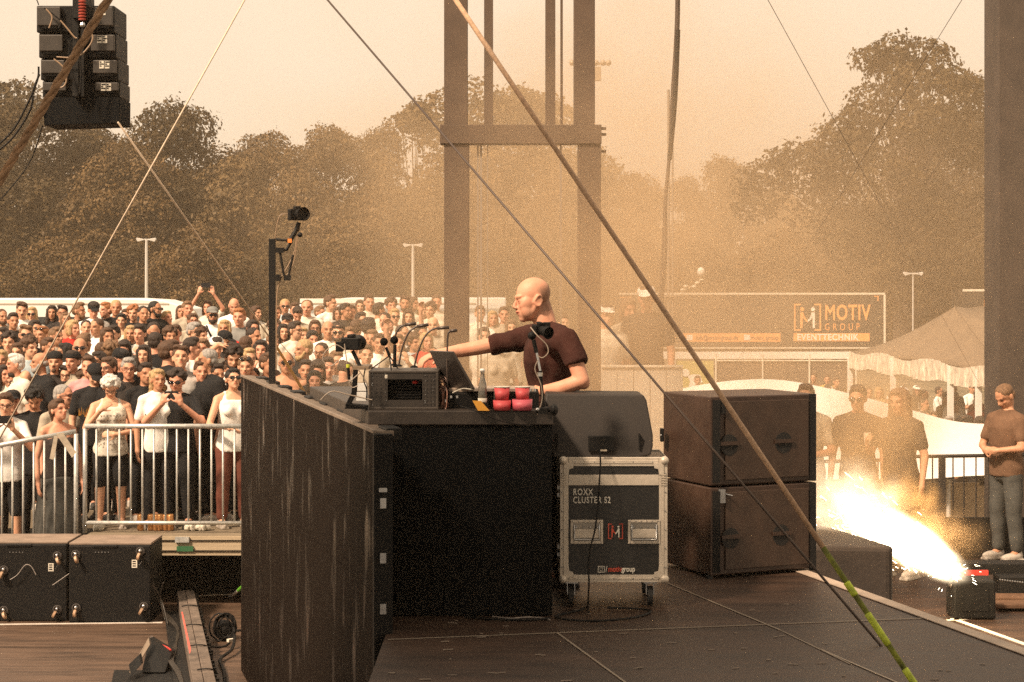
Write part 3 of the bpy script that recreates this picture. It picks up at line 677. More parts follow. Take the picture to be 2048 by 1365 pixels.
# x, y of the head top, height, body yaw, keyword settings, label
C = [
(44,604,1.85,15,dict(hair='side',hc='brown',top='white',acc='moustache',hp=4),'tall man with moustache in white t-shirt, back row at far left'),
(64,614,1.70,5,dict(hair='long',hc='blond',top='cream',fem=True,pose='mouth',acc='sun'),'blonde woman in sunglasses holding a hand to her mouth'),
(104,611,1.70,10,dict(hair='long',hc='dark',top='black',fem=True,pose='cup',acc='cup'),'long dark-haired woman in black holding a clear cup in the back row'),
(125,611,1.76,10,dict(hair='side',hc='dark',top='dark',acc='specs'),'man with spectacles half hidden behind the woman with the clear cup'),
(157,606,1.80,75,dict(hair='quiff',hc='lbrown',top='black',acc='beard'),'bearded man with blond quiff in profile beside the black-capped man'),
(187,604,1.82,20,dict(hair='short',hc='dark',top='white',acc='cap:black',hp=22,pose='text'),'man in black cap and loose white shirt looking down, back row'),
(232,600,1.84,10,dict(hair='buzz',hc='blond',top='black'),'tall man with cropped fair hair and black t-shirt in the back row'),
(213,605,1.78,-50,dict(hair='short',hc='ginger',top='dark'),'ginger-haired man turned left beside the tall fair man'),
(243,627,1.66,5,dict(hair='bun',hc='black',top='cream',fem=True,kind='tank'),'woman with black hair pulled back, frowning, in pale top'),
(252,618,1.66,0,dict(hair='bob',hc='brown',top='black',fem=True),'brown-haired woman peeping out behind the frowning woman in pale top'),
(131,626,1.66,25,dict(hair='mid',hc='lbrown',top='red',kind='bust',fem=True,pose='out',hp=-8),'woman in red strap top with her arms stretched out'),
(195,637,1.78,-35,dict(hair='buzz',hc='brown',top='white'),'man with cropped hair in bright white t-shirt glancing left'),
(52,650,1.84,15,dict(hair='side',hc='lbrown',top='black',acc='sun'),'man in sunglasses and black t-shirt with brown curtain hair'),
(86,653,1.70,-30,dict(hair='short',hc='ginger',top='lgrey',acc='sunup',wide=1.05),'ginger man in grey t-shirt with sunglasses pushed up'),
(18,666,1.76,5,dict(hair='curly',hc='dark',top='white'),'young man with wavy dark hair and white shirt near left edge'),
(4,618,1.76,40,dict(hair='buzz',hc='brown',top='beige',acc='beard'),'stubbled man cut by the left edge in the back row'),
(26,626,1.75,30,dict(hair='short',hc='dark',top='dark'),'dark-haired man mostly hidden behind the moustached man in white'),
(6,655,1.70,-20,dict(hair='mid',hc='dark',top='black',fem=True),'dark-haired woman cut by the left edge above the wavy-haired man'),
(37,686,1.70,-10,dict(hair='long',hc='brown',top='cream',fem=True),'woman with very long brown hair at left, looking down'),
(82,704,1.80,-75,dict(hair='fringe',hc='grey',top='black',acc='beard',skin='m'),'bald man with grey beard and black top seen in profile'),
(32,708,1.76,-70,dict(hair='short',hc='white',top='cream',skin='p',acc='moustache'),'white-haired man with moustache facing left'),
(110,703,1.78,5,dict(hair='buzz',hc='brown',top='dark',acc='capback:black goatee'),'man with goatee and backward black cap looking straight ahead'),
(131,686,1.68,-60,dict(hair='long',hc='black',top='black',fem=True,skin='m'),'black-haired woman in profile between the two backward caps'),
(146,702,1.80,-15,dict(hair='short',hc='dark',top='beige',acc='capback:black'),'man in backward black cap above the bearded man in glasses'),
(160,675,1.80,10,dict(hair='bald',top='white',acc='sun'),'bald man in sunglasses and white shirt, middle of the left crowd'),
(198,703,1.68,-30,dict(hair='mid',hc='dark',top='grey',fem=True),'dark-haired woman in grey t-shirt looking down to the left'),
(218,714,1.72,-25,dict(hair='ponytail',hc='brown',top='black',fem=True,acc='specs'),'brown-haired woman with ponytail and glasses behind the black-capped man'),
(228,651,1.77,-15,dict(hair='short',hc='dark',top='lgrey',acc='moustache'),'man with thick dark moustache below the frowning woman'),
(240,698,1.74,60,dict(hair='short',hc='black',top='black',acc='cap:black',hp=15),'person in black cap facing right above the grey-haired man'),
(132,732,1.80,5,dict(hair='side',hc='dark',top='white',acc='specs beard',hp=-4),'man with glasses and short beard in white t-shirt'),
(190,728,1.80,20,dict(hair='buzz',hc='black',top='black',acc='cap:black',hp=38,wide=1.05,logo='COPA'),'man with bowed black cap in black shirt printed with flames'),
(168,667,1.74,150,dict(hair='short',hc='lbrown',top='dark'),'brown-haired head turned away behind the bald man in sunglasses'),
(203,686,1.70,170,dict(hair='short',hc='brown',top='beige'),'brown-haired head seen from behind left of the raised black cap'),
(222,684,1.72,160,dict(hair='curly',hc='lbrown',top='grey'),'sandy curly head seen from behind below the moustached man'),
(249,680,1.68,5,dict(hair='bob',hc='dark',top='black',fem=True,hp=15),'woman with dark fringe looking down below the short-haired blonde'),
(267,612,1.75,0,dict(hair='curly',hc='ginger',top='black'),'boy with curly strawberry-blond hair and black shirt'),
(298,614,1.70,10,dict(hair='long',hc='black',top='black',fem=True,acc='sun'),'woman in large sunglasses with long black hair, back row'),
(310,602,1.84,65,dict(hair='buzz',hc='black',top='black',acc='sun beard',skin='m'),'man in sunglasses and black polo turned to the right, back row'),
(286,612,1.78,30,dict(hair='buzz',hc='dark',top='dark'),'cropped dark head just left of the man in black polo'),
(334,622,1.68,45,dict(hair='ponytail',hc='blond',top='white',kind='tank',fem=True,hp=-10),'blonde woman with ponytail and white top looking up right'),
(362,611,1.70,15,dict(hair='mid',hc='brown',top='mustard',kind='bust',fem=True,hp=-14),'woman in mustard yellow sleeveless top looking up'),
(386,627,1.66,20,dict(hair='longcurly',hc='brown',top='beige',fem=True,acc='specs'),'woman with curly brown hair and glasses right of the yellow top'),
(374,603,1.78,30,dict(hair='short',hc='lbrown',top='beige'),'fair head just above the curly-haired woman in the back row'),
(387,645,1.76,60,dict(hair='short',hc='grey',top='beige',acc='specs',hp=10),'grey-haired man with dark glasses in profile below the yellow top'),
(425,614,1.80,15,dict(hair='buzz',hc='dark',top='white',acc='cap:grey sun beard',box=1),'man in cap and sunglasses, white t-shirt with red printed box'),
(415,601,1.72,0,dict(hair='mid',hc='brown',top='cream',fem=True,pose='over',acc='phone'),'woman holding a phone high above her head with both arms'),
(468,596,1.84,10,dict(hair='bald',top='white',hp=18,acc='beard',hc='lbrown'),'bald man in white shirt looking down, tallest of the back row'),
(479,617,1.84,-5,dict(hair='short',hc='ginger',top='grey',wide=1.1,skin='p'),'heavy ginger man in grey t-shirt facing the camera'),
(262,651,1.68,0,dict(hair='bob',hc='blond',top='black',fem=True),'short-haired blonde woman with stern face in black'),
(307,645,1.76,15,dict(hair='receding',hc='dark',top='beige',hp=25),'man with receding dark hair looking down, left of the shaved head'),
(310,664,1.82,172,dict(hair='buzz',hc='dark',top='black'),'shaved head seen from behind above a black t-shirt'),
(338,681,1.86,120,dict(hair='short',hc='brown',top='black',wide=1.12),'broad man in black t-shirt turned away to the right'),
(361,692,1.86,12,dict(hair='side',hc='brown',top='lgrey',hp=-8),'smiling man in light grey t-shirt with chin raised'),
(383,675,1.80,100,dict(hair='short',hc='dark',top='white'),'dark-haired man in profile just behind the smiling man'),
(416,697,1.80,-75,dict(hair='buzz',hc='grey',top='black',skin='m'),'man with cropped grey hair in profile wearing black'),
(432,674,1.76,20,dict(hair='short',hc='dark',top='cream',acc='capback:white',hp=12),'man in backward white cap looking down'),
(448,662,1.76,60,dict(hair='buzz',hc='dark',top='dark',acc='cap:black',hp=15),'man in black peaked cap facing right beside the white cap'),
(466,692,1.80,15,dict(hair='curly',hc='dark',top='white',pose='onhead',hp=14,acc='beard'),'dark-haired man in white with one arm laid over his head'),
(491,712,1.70,5,dict(hair='bun',hc='lbrown',top='dark',fem=True,acc='sunup'),'woman with sunglasses on her head left of the black screen wall'),
(257,716,1.80,15,dict(hair='short',hc='grey',top='dark',acc='specs',skin='p'),'grey-haired man with glasses in dark t-shirt behind the crochet top'),
(492,672,1.76,165,dict(hair='buzz',hc='brown',top='lgrey'),'brown cropped head seen from behind left of the camera post'),
(497,697,1.72,30,dict(hair='short',hc='blond',top='beige'),'fair head partly hidden left of the camera post'),
(22,746,1.76,0,dict(hair='short',hc='dark',top='beige',acc='specs',skin='m'),'dark-haired man with thin glasses at left, above the phone'),
(51,740,1.74,10,dict(hair='fringe',hc='white',top='cream',skin='l',hp=20),'bald old man with white hair fringe at left'),
(69,775,1.80,10,dict(hair='curly',hc='black',top='black',hp=40,skin='m'),'curly black-haired man in black with his head bowed'),
(127,769,1.76,70,dict(hair='buzz',hc='grey',top='beige',acc='specs',skin='p',wide=1.08),'older man in beige t-shirt and glasses seen in profile'),
(116,798,1.60,35,dict(hair='ponytail',hc='brown',top='dark',kind='bust',fem=True,hp=-10,hy=20,legs='skirt',legc='jeans'),'woman with brown ponytail in strap top and long blue skirt'),
(221,754,1.66,12,dict(hair='curly',hc='white',top='cream',kind='tank',fem=True,acc='specs',hp=32,pose='text',wide=1.12,legs='shorts',crochet=1),'woman with short white hair in a cream crochet top at the railing'),
(12,786,1.70,10,dict(hair='short',hc='brown',top='white',fem=True,acc='specs phone',pose='phone',legs='shorts',hp=5),'woman in white t-shirt and dark shorts filming at far left'),
(25,781,1.66,20,dict(hair='short',hc='black',top='dark',acc='cap:black'),'black cap seen above the woman filming at far left'),
(353,741,1.80,0,dict(hair='curly',hc='dark',top='black',pose='phone',acc='sun phone',wide=1.16,hp=6),'curly-haired man in black v-neck filming with a phone over the railing'),
(316,738,1.70,25,dict(hair='longcurly',hc='blond',top='white',fem=True),'woman with long blond curls beside the man filming over the railing'),
(466,737,1.72,22,dict(hair='bun',hc='black',top='white',kind='tank',fem=True,acc='sun',pose='rail',hp=-8,wide=1.06,legs='long',legc='maroon'),'woman in mirrored sunglasses and white vest leaning on the railing'),
(434,728,1.76,30,dict(hair='short',hc='dark',top='black',pose='down'),'dark figure in black between the filming man and the white vest'),
(290,726,1.78,30,dict(hair='short',hc='dark',top='black',skin='m'),'figure in black directly right of the crochet top'),
(402,722,1.80,20,dict(hair='short',hc='brown',top='black',skin='p'),'sunburnt man in black behind the railing right of the filming man'),
# right of the camera post
(570,598,1.78,10,dict(hair='buzz',hc='blond',top='sky',acc='sun'),'fair man in sunglasses and pale blue shirt right of the camera post'),
(614,600,1.82,0,dict(hair='receding',hc='lbrown',top='cream',wide=1.1),'balding round-faced man in the back row before the white coach'),
(595,613,1.74,10,dict(hair='short',hc='dark',top='beige',hp=30),'dark-haired head bowed down left of the balding man'),
(590,606,1.76,10,dict(hair='short',hc='brown',top='grey'),'brown head peeping above the bowed dark head'),
(660,591,1.86,70,dict(hair='quiff',hc='brown',top='white'),'tall brown-haired man in white turned to the right, before the coach'),
(677,614,1.70,5,dict(hair='bob',hc='brown',top='beige',fem=True),'woman with a brown bob right of the tall man in white'),
(690,607,1.76,60,dict(hair='short',hc='dark',top='dark'),'dark head turned right just above the brown bob'),
(702,611,1.72,20,dict(hair='short',hc='brown',top='cream'),'small pale face between the brown bob and the rocky-haired man'),
(575,628,1.74,10,dict(hair='short',hc='dark',top='dark',acc='cap:black'),'person in black cap with a pale badge right of the camera post'),
(590,643,1.78,60,dict(hair='short',hc='dark',top='cream',acc='specs'),'dark-haired man with glasses in profile below the black cap'),
(567,648,1.68,15,dict(hair='long',hc='black',top='dark',fem=True),'black-haired woman tight against the camera post'),
(630,640,1.74,10,dict(hair='mid',hc='brown',top='dark',acc='specs'),'long-haired man with glasses left of the bald man in white'),
(656,641,1.82,12,dict(hair='bald',top='white',hp=-4),'bald man in white t-shirt with closed eyes'),
(677,646,1.82,0,dict(hair='buzz',hc='dark',top='cream',acc='sun beard band'),'bearded man with headband and square sunglasses'),
(625,661,1.68,20,dict(hair='mid',hc='black',top='black',fem=True,hp=10),'black-haired woman below the bald man in white'),
(608,678,1.82,-60,dict(hair='buzz',hc='blond',top='black',skin='m',acc='beard'),'fair bearded man in black turned left behind the bald sunglasses man'),
(643,685,1.76,-15,dict(hair='buzz',hc='dark',top='cream',acc='specs',skin='m'),'man with round wire glasses and dark cropped hair, face tilted'),
(573,702,1.78,8,dict(hair='bald',top='beige',kind='bust',acc='sunround',skin='m',pose='down'),'bald man with round black sunglasses and bare shoulders'),
(635,720,1.68,10,dict(hair='mid',hc='dark',top='black',fem=True,acc='specs',hp=22),'dark-haired woman with glasses looking down beside the white cap'),
(629,741,1.64,8,dict(hair='mid',hc='black',top='black',fem=True),'young woman with straight black hair and closed eyes by the screen wall'),
(690,716,1.84,150,dict(hair='buzz',hc='dark',top='black',acc='cap:white',hp=30),'man in white cap and black t-shirt seen from behind'),
(672,702,1.74,30,dict(hair='short',hc='lbrown',top='white'),'fair-haired man in white just behind the white cap'),
(738,590,1.84,20,dict(hair='quiff',hc='brown',top='cream'),'tall pale hazy man rising above the back row behind the desk camera'),
(737,636,1.86,170,dict(hair='short',hc='dark',top='dark',wide=1.12),'broad-backed person in dark grey seen from behind in the smoke'),
(712,640,1.74,160,dict(hair='short',hc='brown',top='brown'),'brown-haired head seen from behind left of the broad back'),
(697,655,1.74,30,dict(hair='short',hc='lbrown',top='beige'),'sandy head directly above the desk camera'),
(722,625,1.74,40,dict(hair='short',hc='dark',top='white'),'dark-haired person in white above the broad back'),
(757,606,1.76,120,dict(hair='short',hc='dark',top='cream'),'dark head turned away in the smoke, back row'),
(782,597,1.78,20,dict(hair='curly',hc='brown',top='beige'),'curly hazy head left of the man with the dark eye sockets'),
(810,592,1.84,5,dict(hair='side',hc='brown',top='cream',acc='beard'),'hazy bearded man rising above the back row'),
(826,594,1.72,60,dict(hair='mid',hc='brown',top='beige',fem=True),'brown hair blowing out beside the hazy bearded man'),
(817,620,1.70,5,dict(hair='long',hc='brown',top='cream',fem=True),'woman with long brown hair behind the bent desk lamps'),
(789,618,1.74,15,dict(hair='short',hc='blond',top='cream',acc='sun'),'fair person in sunglasses left of the long-haired woman in the smoke'),
(775,640,1.74,20,dict(hair='receding',hc='brown',top='dark',hp=20),'bowed head behind the pair of round microphones'),
(844,611,1.68,15,dict(hair='mid',hc='blond',top='white',fem=True),'blonde woman in the smoke left of the mast leg'),
(861,606,1.76,-15,dict(hair='curly',hc='brown',top='cream'),'curly brown head in the smoke beside the mast leg'),
(873,590,1.80,10,dict(hair='short',hc='brown',top='cream',pose='up'),'person raising a fist above the crowd beside the mast leg'),
(866,633,1.80,0,dict(hair='bald',top='beige',skin='l'),'bald hazy man with dark eye sockets left of the mast leg'),
(842,650,1.76,30,dict(hair='short',hc='dark',top='dark',pose='mouth'),'person in dark top behind the third desk lamp'),
(796,668,1.70,10,dict(hair='mid',hc='lbrown',top='cream',fem=True,pose='phone'),'person in patterned pale top right behind the round microphones'),
(758,668,1.72,12,dict(hair='short',hc='brown',top='white'),'person in white right behind the tripod of the microphones'),
(732,690,1.74,15,dict(hair='short',hc='brown',top='beige',pose='up'),'person with raised hand right of the desk camera'),
(960,612,1.74,8,dict(hair='short',hc='lbrown',top='cream'),'hazy spectator between the mast legs, nearest the left leg'),
(985,622,1.70,12,dict(hair='mid',hc='blond',top='white',fem=True),'hazy fair-haired woman between the mast legs'),
(1008,614,1.76,5,dict(hair='short',hc='brown',top='beige'),'hazy spectator left of the DJ nose'),
(1022,640,1.70,10,dict(hair='long',hc='lbrown',top='cream',fem=True),'hazy long-haired woman just left of the DJ chin'),
(968,655,1.74,10,dict(hair='short',hc='brown',top='cream'),'hazy spectator above the stretched arm, left one'),
(996,668,1.72,10,dict(hair='bob',hc='brown',top='beige',fem=True),'hazy spectator above the stretched arm, right one'),
(1128,630,1.74,10,dict(hair='short',hc='brown',top='beige'),'hazy spectator right behind the DJ back'),
]
fill = random.Random(5)
FC = [('short','brown','pink','brown-haired man in pink'),('short','dark','lgrey','dark-haired man in light grey'),('mid','brown','white','brown-haired woman in white'),('buzz','dark','white','crop-haired man in white'),('bob','blond','red','blonde woman in red'),('short','lbrown','beige','fair man in beige'),('long','dark','cream','dark-haired woman in cream'),('curly','brown','sky','curly-haired man in pale blue')]
near = [(65,'the bald man with grey beard'),(120,'the man with goatee'),(175,'the bald man in sunglasses'),(225,'the moustached man'),(280,'the shaved head'),(330,'the blonde ponytail'),(375,'the mustard yellow top'),(405,'the grey-haired man'),(450,'the ginger man'),(520,'the camera post'),(640,'the headband man'),(700,'the desk camera'),(770,'the round microphones'),(840,'the third desk lamp'),(0,'the left edge')]
FS = [(70,640),(112,655),(146,640),(172,640),(214,655),(280,650),(288,690),(340,655),(352,650),(402,655),(450,640),(406,678),(344,712),(455,722),(178,712),(60,676),(96,676),(505,640),(512,612),(508,655),(522,680),(506,735),(548,740),(548,640),(604,655),(612,720),(655,715),(708,668),(745,660),(770,625),(805,650),(828,668),(852,665),(100,750),(160,760),(168,742),(408,742),(3,700),(8,730),(546,668),(536,706),(640,612),(720,600),(550,612)]
used = {}
for i,(x,y) in enumerate(FS):
    hr,hcx,tp,nm = FC[(i*5+x)%8]; nb = min(near, key=lambda q: abs(q[0]-x))[1]
    lb = 'half-hidden '+nm+(' just above ' if y<670 else ' just below ')+nb; k = lb
    n_ = used.get(k,0); used[k] = n_+1
    if n_: lb += ' at the '+('right' if n_==1 else 'far right')
    C.append((x,y,fill.uniform(1.66,1.78),fill.uniform(-20,60),dict(hair=hr,hc=hcx,top=tp,fem=hr in('mid','bob','long'),skin='lmp'[i%3],pose=('down','down','up' if y<690 else 'down','down','phone','down','cup','mouth')[(i*3)%8],filler=1),lb))
def rail_d(x):
    if x >= 152: return 19.6
    return 19.0+.5*max(0,x)/152 if False else 19.55
for (x,y,h,yaw,kw,lb) in C:
    kw = dict(kw); logo = kw.pop('logo',None); bx = kw.pop('box',None); cro = kw.pop('crochet',None); fl_ = kw.pop('filler',0)
    p, h = crowd_at(x, y, h, max(20.95 if fl_ else 0, 21.7 if x < 175 and y < 764 else 0, rail_d(x)+.36+(.06 if kw.get('pose') in ('rail','phone') else 0)+(.0 if y > 735 else .55)))
    hy = kw.pop('hy',0); yy = yaw
    if abs(yaw) > 35 and abs(yaw) < 110: hy = math.copysign(30, yaw); yy = yaw-hy
    kw.setdefault('skin', 'lmp'[(int(x)*7+int(y))%3] if True else 'l')
    hp = kw.pop('hp',0)+4; hp = 35 if hp>30 else 20 if hp>15 else 8 if hp>6 else 0 if hp>-3 else -12
    hp = -hp  # positive pitch tips the face down
    r = person(p, yy, h, lb, hy=hy, hp=-hp if False else hp*-1, group=None, **kw)
    if logo:
        m4 = face_frame((0,0,0),(1,0,0),(0,0,1)); 
        t_ = text('COPA','print',TM['white'],lf,Matrix.Identity(4),.05,.001,bold=.002); me=t_.data; bpy.data.objects.remove(t_)
        me.transform(Matrix.Translation(-(-Vector(lf.get('_w',(0,0,0)))))) if False else None
        c_ = bpy.data.objects.new('print', me); col.objects.link(c_); c_.parent = r; c_.matrix_local = Matrix.Translation((.07,-.142,1.30)) @ Euler((R(90),0,0)).to_matrix().to_4x4()
        fm = MB()
        for q in range(26):
            a = -1+2*q/25; zx = 1.20-.10*abs(a)**1.3+rnd.uniform(-.02,.02)+(.10*abs(a))
            fm.prism([(.17*a-.008,-.148+.10*abs(a)**2.2,zx-.02),(.17*a+.010,-.148+.10*abs(a)**2.2,zx-.02),(.17*a+rnd.uniform(-.01,.01),-.150+.10*abs(a)**2.2,zx+rnd.uniform(.03,.075))],(0,.004,0))
        c2 = bpy.data.objects.new('flame_print', fm.mesh('flame_print')); c2.data.materials.append(mat('flame print',(.55,.16,.03),.8,var=.4,vs_=30,two=(.6,.35,.05))); col.objects.link(c2); c2.parent = r
    if bx:
        fm = MB(); 
        for a,b in (((-.11,1.20),(.11,1.205)),((-.11,1.275),(.11,1.28)),((-.11,1.20),(-.105,1.28)),((.105,1.20),(.11,1.28))): fm.slab((a[0],-.150,a[1]),(b[0],-.138,b[1]))
        for q in range(7): fm.slab((-.092+q*.027,-.150,1.213),(-.085+q*.027,-.138,1.267)); fm.slab((-.085+q*.027,-.149,1.213+.02*(q%3)),(-.075+q*.027,-.138,1.222+.02*(q%3)))
        c2 = bpy.data.objects.new('print', fm.mesh('print')); c2.data.materials.append(mat('red print',(.5,.08,.05),.8)); col.objects.link(c2); c2.parent = r
        st = MB(); st.tube([(-.07,.09,1.47),(-.085,-.02,1.478),(-.06,-.13,1.38),(.02,-.155,1.22),(.15,-.11,1.02)],.014,6); s2 = bpy.data.objects.new('strap', st.mesh('strap')); s2.data.materials.append(TM['black']); col.objects.link(s2); s2.parent = r
    if cro:
        fm = MB()
        for q in range(9):
            for k in range(7):
                cx = -.13+q*.0325; cz = .98+k*.055
                yy_ = -.139-.008*math.cos(cx*12)-.03*(1 if 1.2<cz<1.33 else 0)+.12*(abs(cx)/.17)**2.6*.7
                fm.box((cx,yy_,cz),(.024,.004,.004),Euler((0,R(45),0)).to_matrix()); fm.box((cx,yy_,cz),(.024,.004,.004),Euler((0,R(-45),0)).to_matrix())
        c2 = bpy.data.objects.new('crochet_pattern', fm.mesh('crochet_pattern')); c2.data.materials.append(TM['brown']); col.objects.link(c2); c2.parent = r

# ------------------------------------------------------------------ steel crowd railing
def railing(name, a, b, h, nbar, label, mtl, rr=.024, br=.011, group='railing sections'):
    a = Vector(a); b = Vector(b); t = thing(name, a, label, 'railing', group)
    u = Vector((0,0,1)); A = a+u*h; B = b+u*h
    MB().tube([A,B],rr,10).build('top_rail', mtl, t, smooth=True)
    MB().tube([a+u*.10,b+u*.10],rr*.8,8).build('bottom_rail', mtl, t, smooth=True)
    for q in (a,b): MB().tube([q+u*.002,q+u*(h-rr)],rr*.95,8).build('post', mtl, t, smooth=True)
    for i in range(1,nbar):
        q = a.lerp(b,i/nbar); MB().tube([q+u*.10,q+u*(h-rr)],br,6).build('bar', mtl, t, smooth=True)
    return t
railm = galv
def dk(x, d): X = (x-1024)*d/F; return Vector((X,d,deckz(d)))
railing('railing', dk(170,19.58), dk(492,19.55), 1.05, 14, 'galvanised steel railing with upright bars in front of the crowd', railm)
railing('railing', Vector(((-60-1024)*19.42/F,19.42,-1.04)), Vector(((152-1024)*19.56/F,19.56,-.86)), 1.16, 10, 'galvanised steel railing section slanting away at the left edge', railm)
t = thing('strap', dk(140,19.5), 'pale ratchet strap tied around the end of the slanting railing', 'strap')
MB().prism([P(112,868,206),P(126,866,206),P(152,905,206),P(144,916,206)],(0,.01,0)).build('webbing', TM['beige'], t)
MB().prism([P(108,872,206),P(116,872,206),P(108,920,206),P(99,918,206)],(0,.01,0)).build('tail', TM['beige'], t)
# cans and rubbish at the feet
cans = None; canm = mat('can print',(.5,.25,.10),.35,metal=.6,var=.5,vs_=40)
for i,(x,lb) in enumerate([(281,'beer can standing apart by the railing foot'),(302,'first beer can of the row on the deck'),(312,'second beer can of the row on the deck'),(321,'third beer can of the row on the deck'),(331,'fourth beer can of the row on the deck'),(341,'last beer can of the row on the deck')]):
    c_ = MB().lathe(dk(x,19.75)+Vector((0,0,.002)),[(.026,0),(.033,.008),(.033,.15),(.027,.162),(.024,.16)],14).build('beer_can', canm, smooth=True); tag(c_, lb,'can','cans on the deck')
for i,x in enumerate((195,382,398,410)):
    m = MB()
    for _ in range(6): m.ell(dk(x+rnd.uniform(-8,8),19.75)+Vector((0,rnd.uniform(-.04,.04),.04)),(.05,.035,.03),Euler((rnd.random()*3,rnd.random()*3,0)).to_matrix(),7,5)
    tag(m.build('crumpled_bag',TM['cream']),('crumpled paper litter left on the deck by the sandals','crumpled paper litter beside the row of cans','crumpled paper litter between two pairs of shoes','crumpled paper litter nearest the screen wall')[i],'litter','litter on the deck')
# ------------------------------------------------------------------ steel mast behind the DJ
mastm = mat('dark steel beam', (.085,.055,.036), .6, var=.2, vs_=4)
S = 245.0; D0 = F/S
t = thing('steel_mast', (.06,D0,-2.2), 'dark steel portal mast with four uprights and a crossbeam behind the DJ', 'mast')
def px(x0,x1,y0,y1,s,dep=.16,off=0,bottom=None):
    a = P(x0,y0,s); b = P(x1,y1,s); z1 = b.z if bottom is None else bottom
    return ((a.x,a.y+off,a.z),(b.x,b.y+off+dep,z1))
for x0,x1 in ((888,935),(1148,1190)): MB().slab(*px(x0,x1,-600,250,S)).build('upright', mastm, t, bevel=.004)
for x0,x1 in ((888,938),(1156,1202)): MB().slab(*px(x0,x1,288.6,700,S,bottom=-2.2)).build('upright', mastm, t, bevel=.004)
MB().slab(*px(880,1203,250,288,S,.2,-.02)).build('crossbeam', mastm, t, bevel=.004)
for x0,x1 in ((968,986),(1091,1111)): MB().slab(*px(x0,x1,-600,249,S,.08,.04)).build('inner_upright', mastm, t)
MB().slab(*px(1121,1126,-600,249,S,.02,.05)).build('rod', mastm, t)
lr = mat('dull rod', (.30,.25,.2), .5, metal=.3)
for x0,x1 in ((954,957),(960,964),(974,976),(1120,1124)): MB().slab(*px(x0,x1,289,700,S,.02,.05,bottom=-2.2)).build('guide_rail', lr, t)
for y in (254,266,300): MB().slab(*px(1203.5,1213,y,y+4,S,.1,.03)).build('bracket', mastm, t)

# white shell mast at x=1340 with rungs
t = thing('pole', P(1340,760,150), 'thin pale flanged pole standing in the smoke right of the mast', 'pole')
a=P(1337,180,150); MB().tube([(a.x,a.y,-2.2),(a.x,a.y,a.z)],.018,8).build('tube', lr, t); MB().tube([(a.x+.055,a.y,-2.2),(a.x+.055,a.y,a.z)],.012,8).build('tube', lr, t)
for y in (592,690): p=P(1341,y,150); MB().slab((p.x-.13,p.y-.05,p.z-.012),(p.x+.13,p.y+.05,p.z+.012)).build('flange', lr, t)

# dark post at the right edge
t = thing('stage_post', P(2040,1100,196), 'massive dark stage post filling the right edge', 'post')
a=P(1997,-120,196); MB().slab((a.x,a.y,-.945),(a.x+.62,a.y+.62,a.z)).build('post', mat('dark cladding',(.06,.045,.035),.8,var=.3,vs_=3), t, bevel=.01)

# ------------------------------------------------------------------ screen wall in front of the desk
ledm = bpy.data.materials.new('unlit screen surface'); ledm.use_nodes = True
nt_ = ledm.node_tree; b_ = nt_.nodes['Principled BSDF']; b_.inputs['Base Color'].default_value = (.009,.006,.0045,1); b_.inputs['Roughness'].default_value = .42; b_.inputs['Specular IOR Level'].default_value = .12
tc_ = nt_.nodes.new('ShaderNodeTexCoord'); mp_ = nt_.nodes.new('ShaderNodeMapping'); mp_.inputs['Scale'].default_value = (1.9,1.9,.62)
no_ = nt_.nodes.new('ShaderNodeTexNoise'); no_.inputs['Scale'].default_value = 3; no_.inputs['Detail'].default_value = 3
bu_ = nt_.nodes.new('ShaderNodeBump'); bu_.inputs['Strength'].default_value = .03; bu_.inputs['Distance'].default_value = .03
mr_ = nt_.nodes.new('ShaderNodeMapRange'); mr_.inputs['To Min'].default_value = .62; mr_.inputs['To Max'].default_value = .24
nt_.links.new(tc_.outputs['Object'], mp_.inputs[0]); nt_.links.new(mp_.outputs[0], no_.inputs['Vector']); rm_ = nt_.nodes.new('ShaderNodeMapRange'); rm_.interpolation_type='SMOOTHSTEP'; rm_.inputs['From Min'].default_value=.56; rm_.inputs['From Max'].default_value=.70; nt_.links.new(no_.outputs['Fac'], rm_.inputs['Value']); nt_.links.new(rm_.outputs[0], bu_.inputs['Height']); sp_ = nt_.nodes.new('ShaderNodeMapRange'); sp_.inputs['To Min'].default_value=.04; sp_.inputs['To Max'].default_value=.55; nt_.links.new(rm_.outputs[0], sp_.inputs['Value']); nt_.links.new(sp_.outputs[0], b_.inputs['Specular IOR Level']); nt_.links.new(bu_.outputs[0], b_.inputs['Normal'])
nt_.links.new(rm_.outputs[0], mr_.inputs['Value']); nt_.links.new(mr_.outputs[0], b_.inputs['Roughness'])
W0 = Vector((-.685, F/405, 0)); W1 = Vector((-2.203, F/246, 0)); WU = (W1-W0).normalized(); WN = Vector((WU.y,-WU.x,0))   # WN points to the DJ side
L_ = (W1-W0).length; npan = 9; pw = L_/npan
t = thing('screen_wall', (W0.x,W0.y,-1.4), 'long dark video screen wall seen at a slant in front of the DJ desk', 'screen')
def wb(u0,u1,n0,n1,z0,z1): # box in wall coordinates
    p = [W0+WU*u0+WN*n0, W0+WU*u1+WN*n0, W0+WU*u1+WN*n1, W0+WU*u0+WN*n1]; m = MB(); m.prism([(q.x,q.y,z0) for q in p],(0,0,z1-z0)); return m
for i in range(npan):
    for j,(z0,z1) in enumerate(((-1.4,-.603),(-.6,.197),(.2,.985))):
        wb(i*pw+.0015,(i+1)*pw-.0015,0,.035,z0,z1).build('screen_panel', ledm, t)
topm = mat('ribbed top edge', (.20,.155,.12), .6, var=.3, vs_=14)
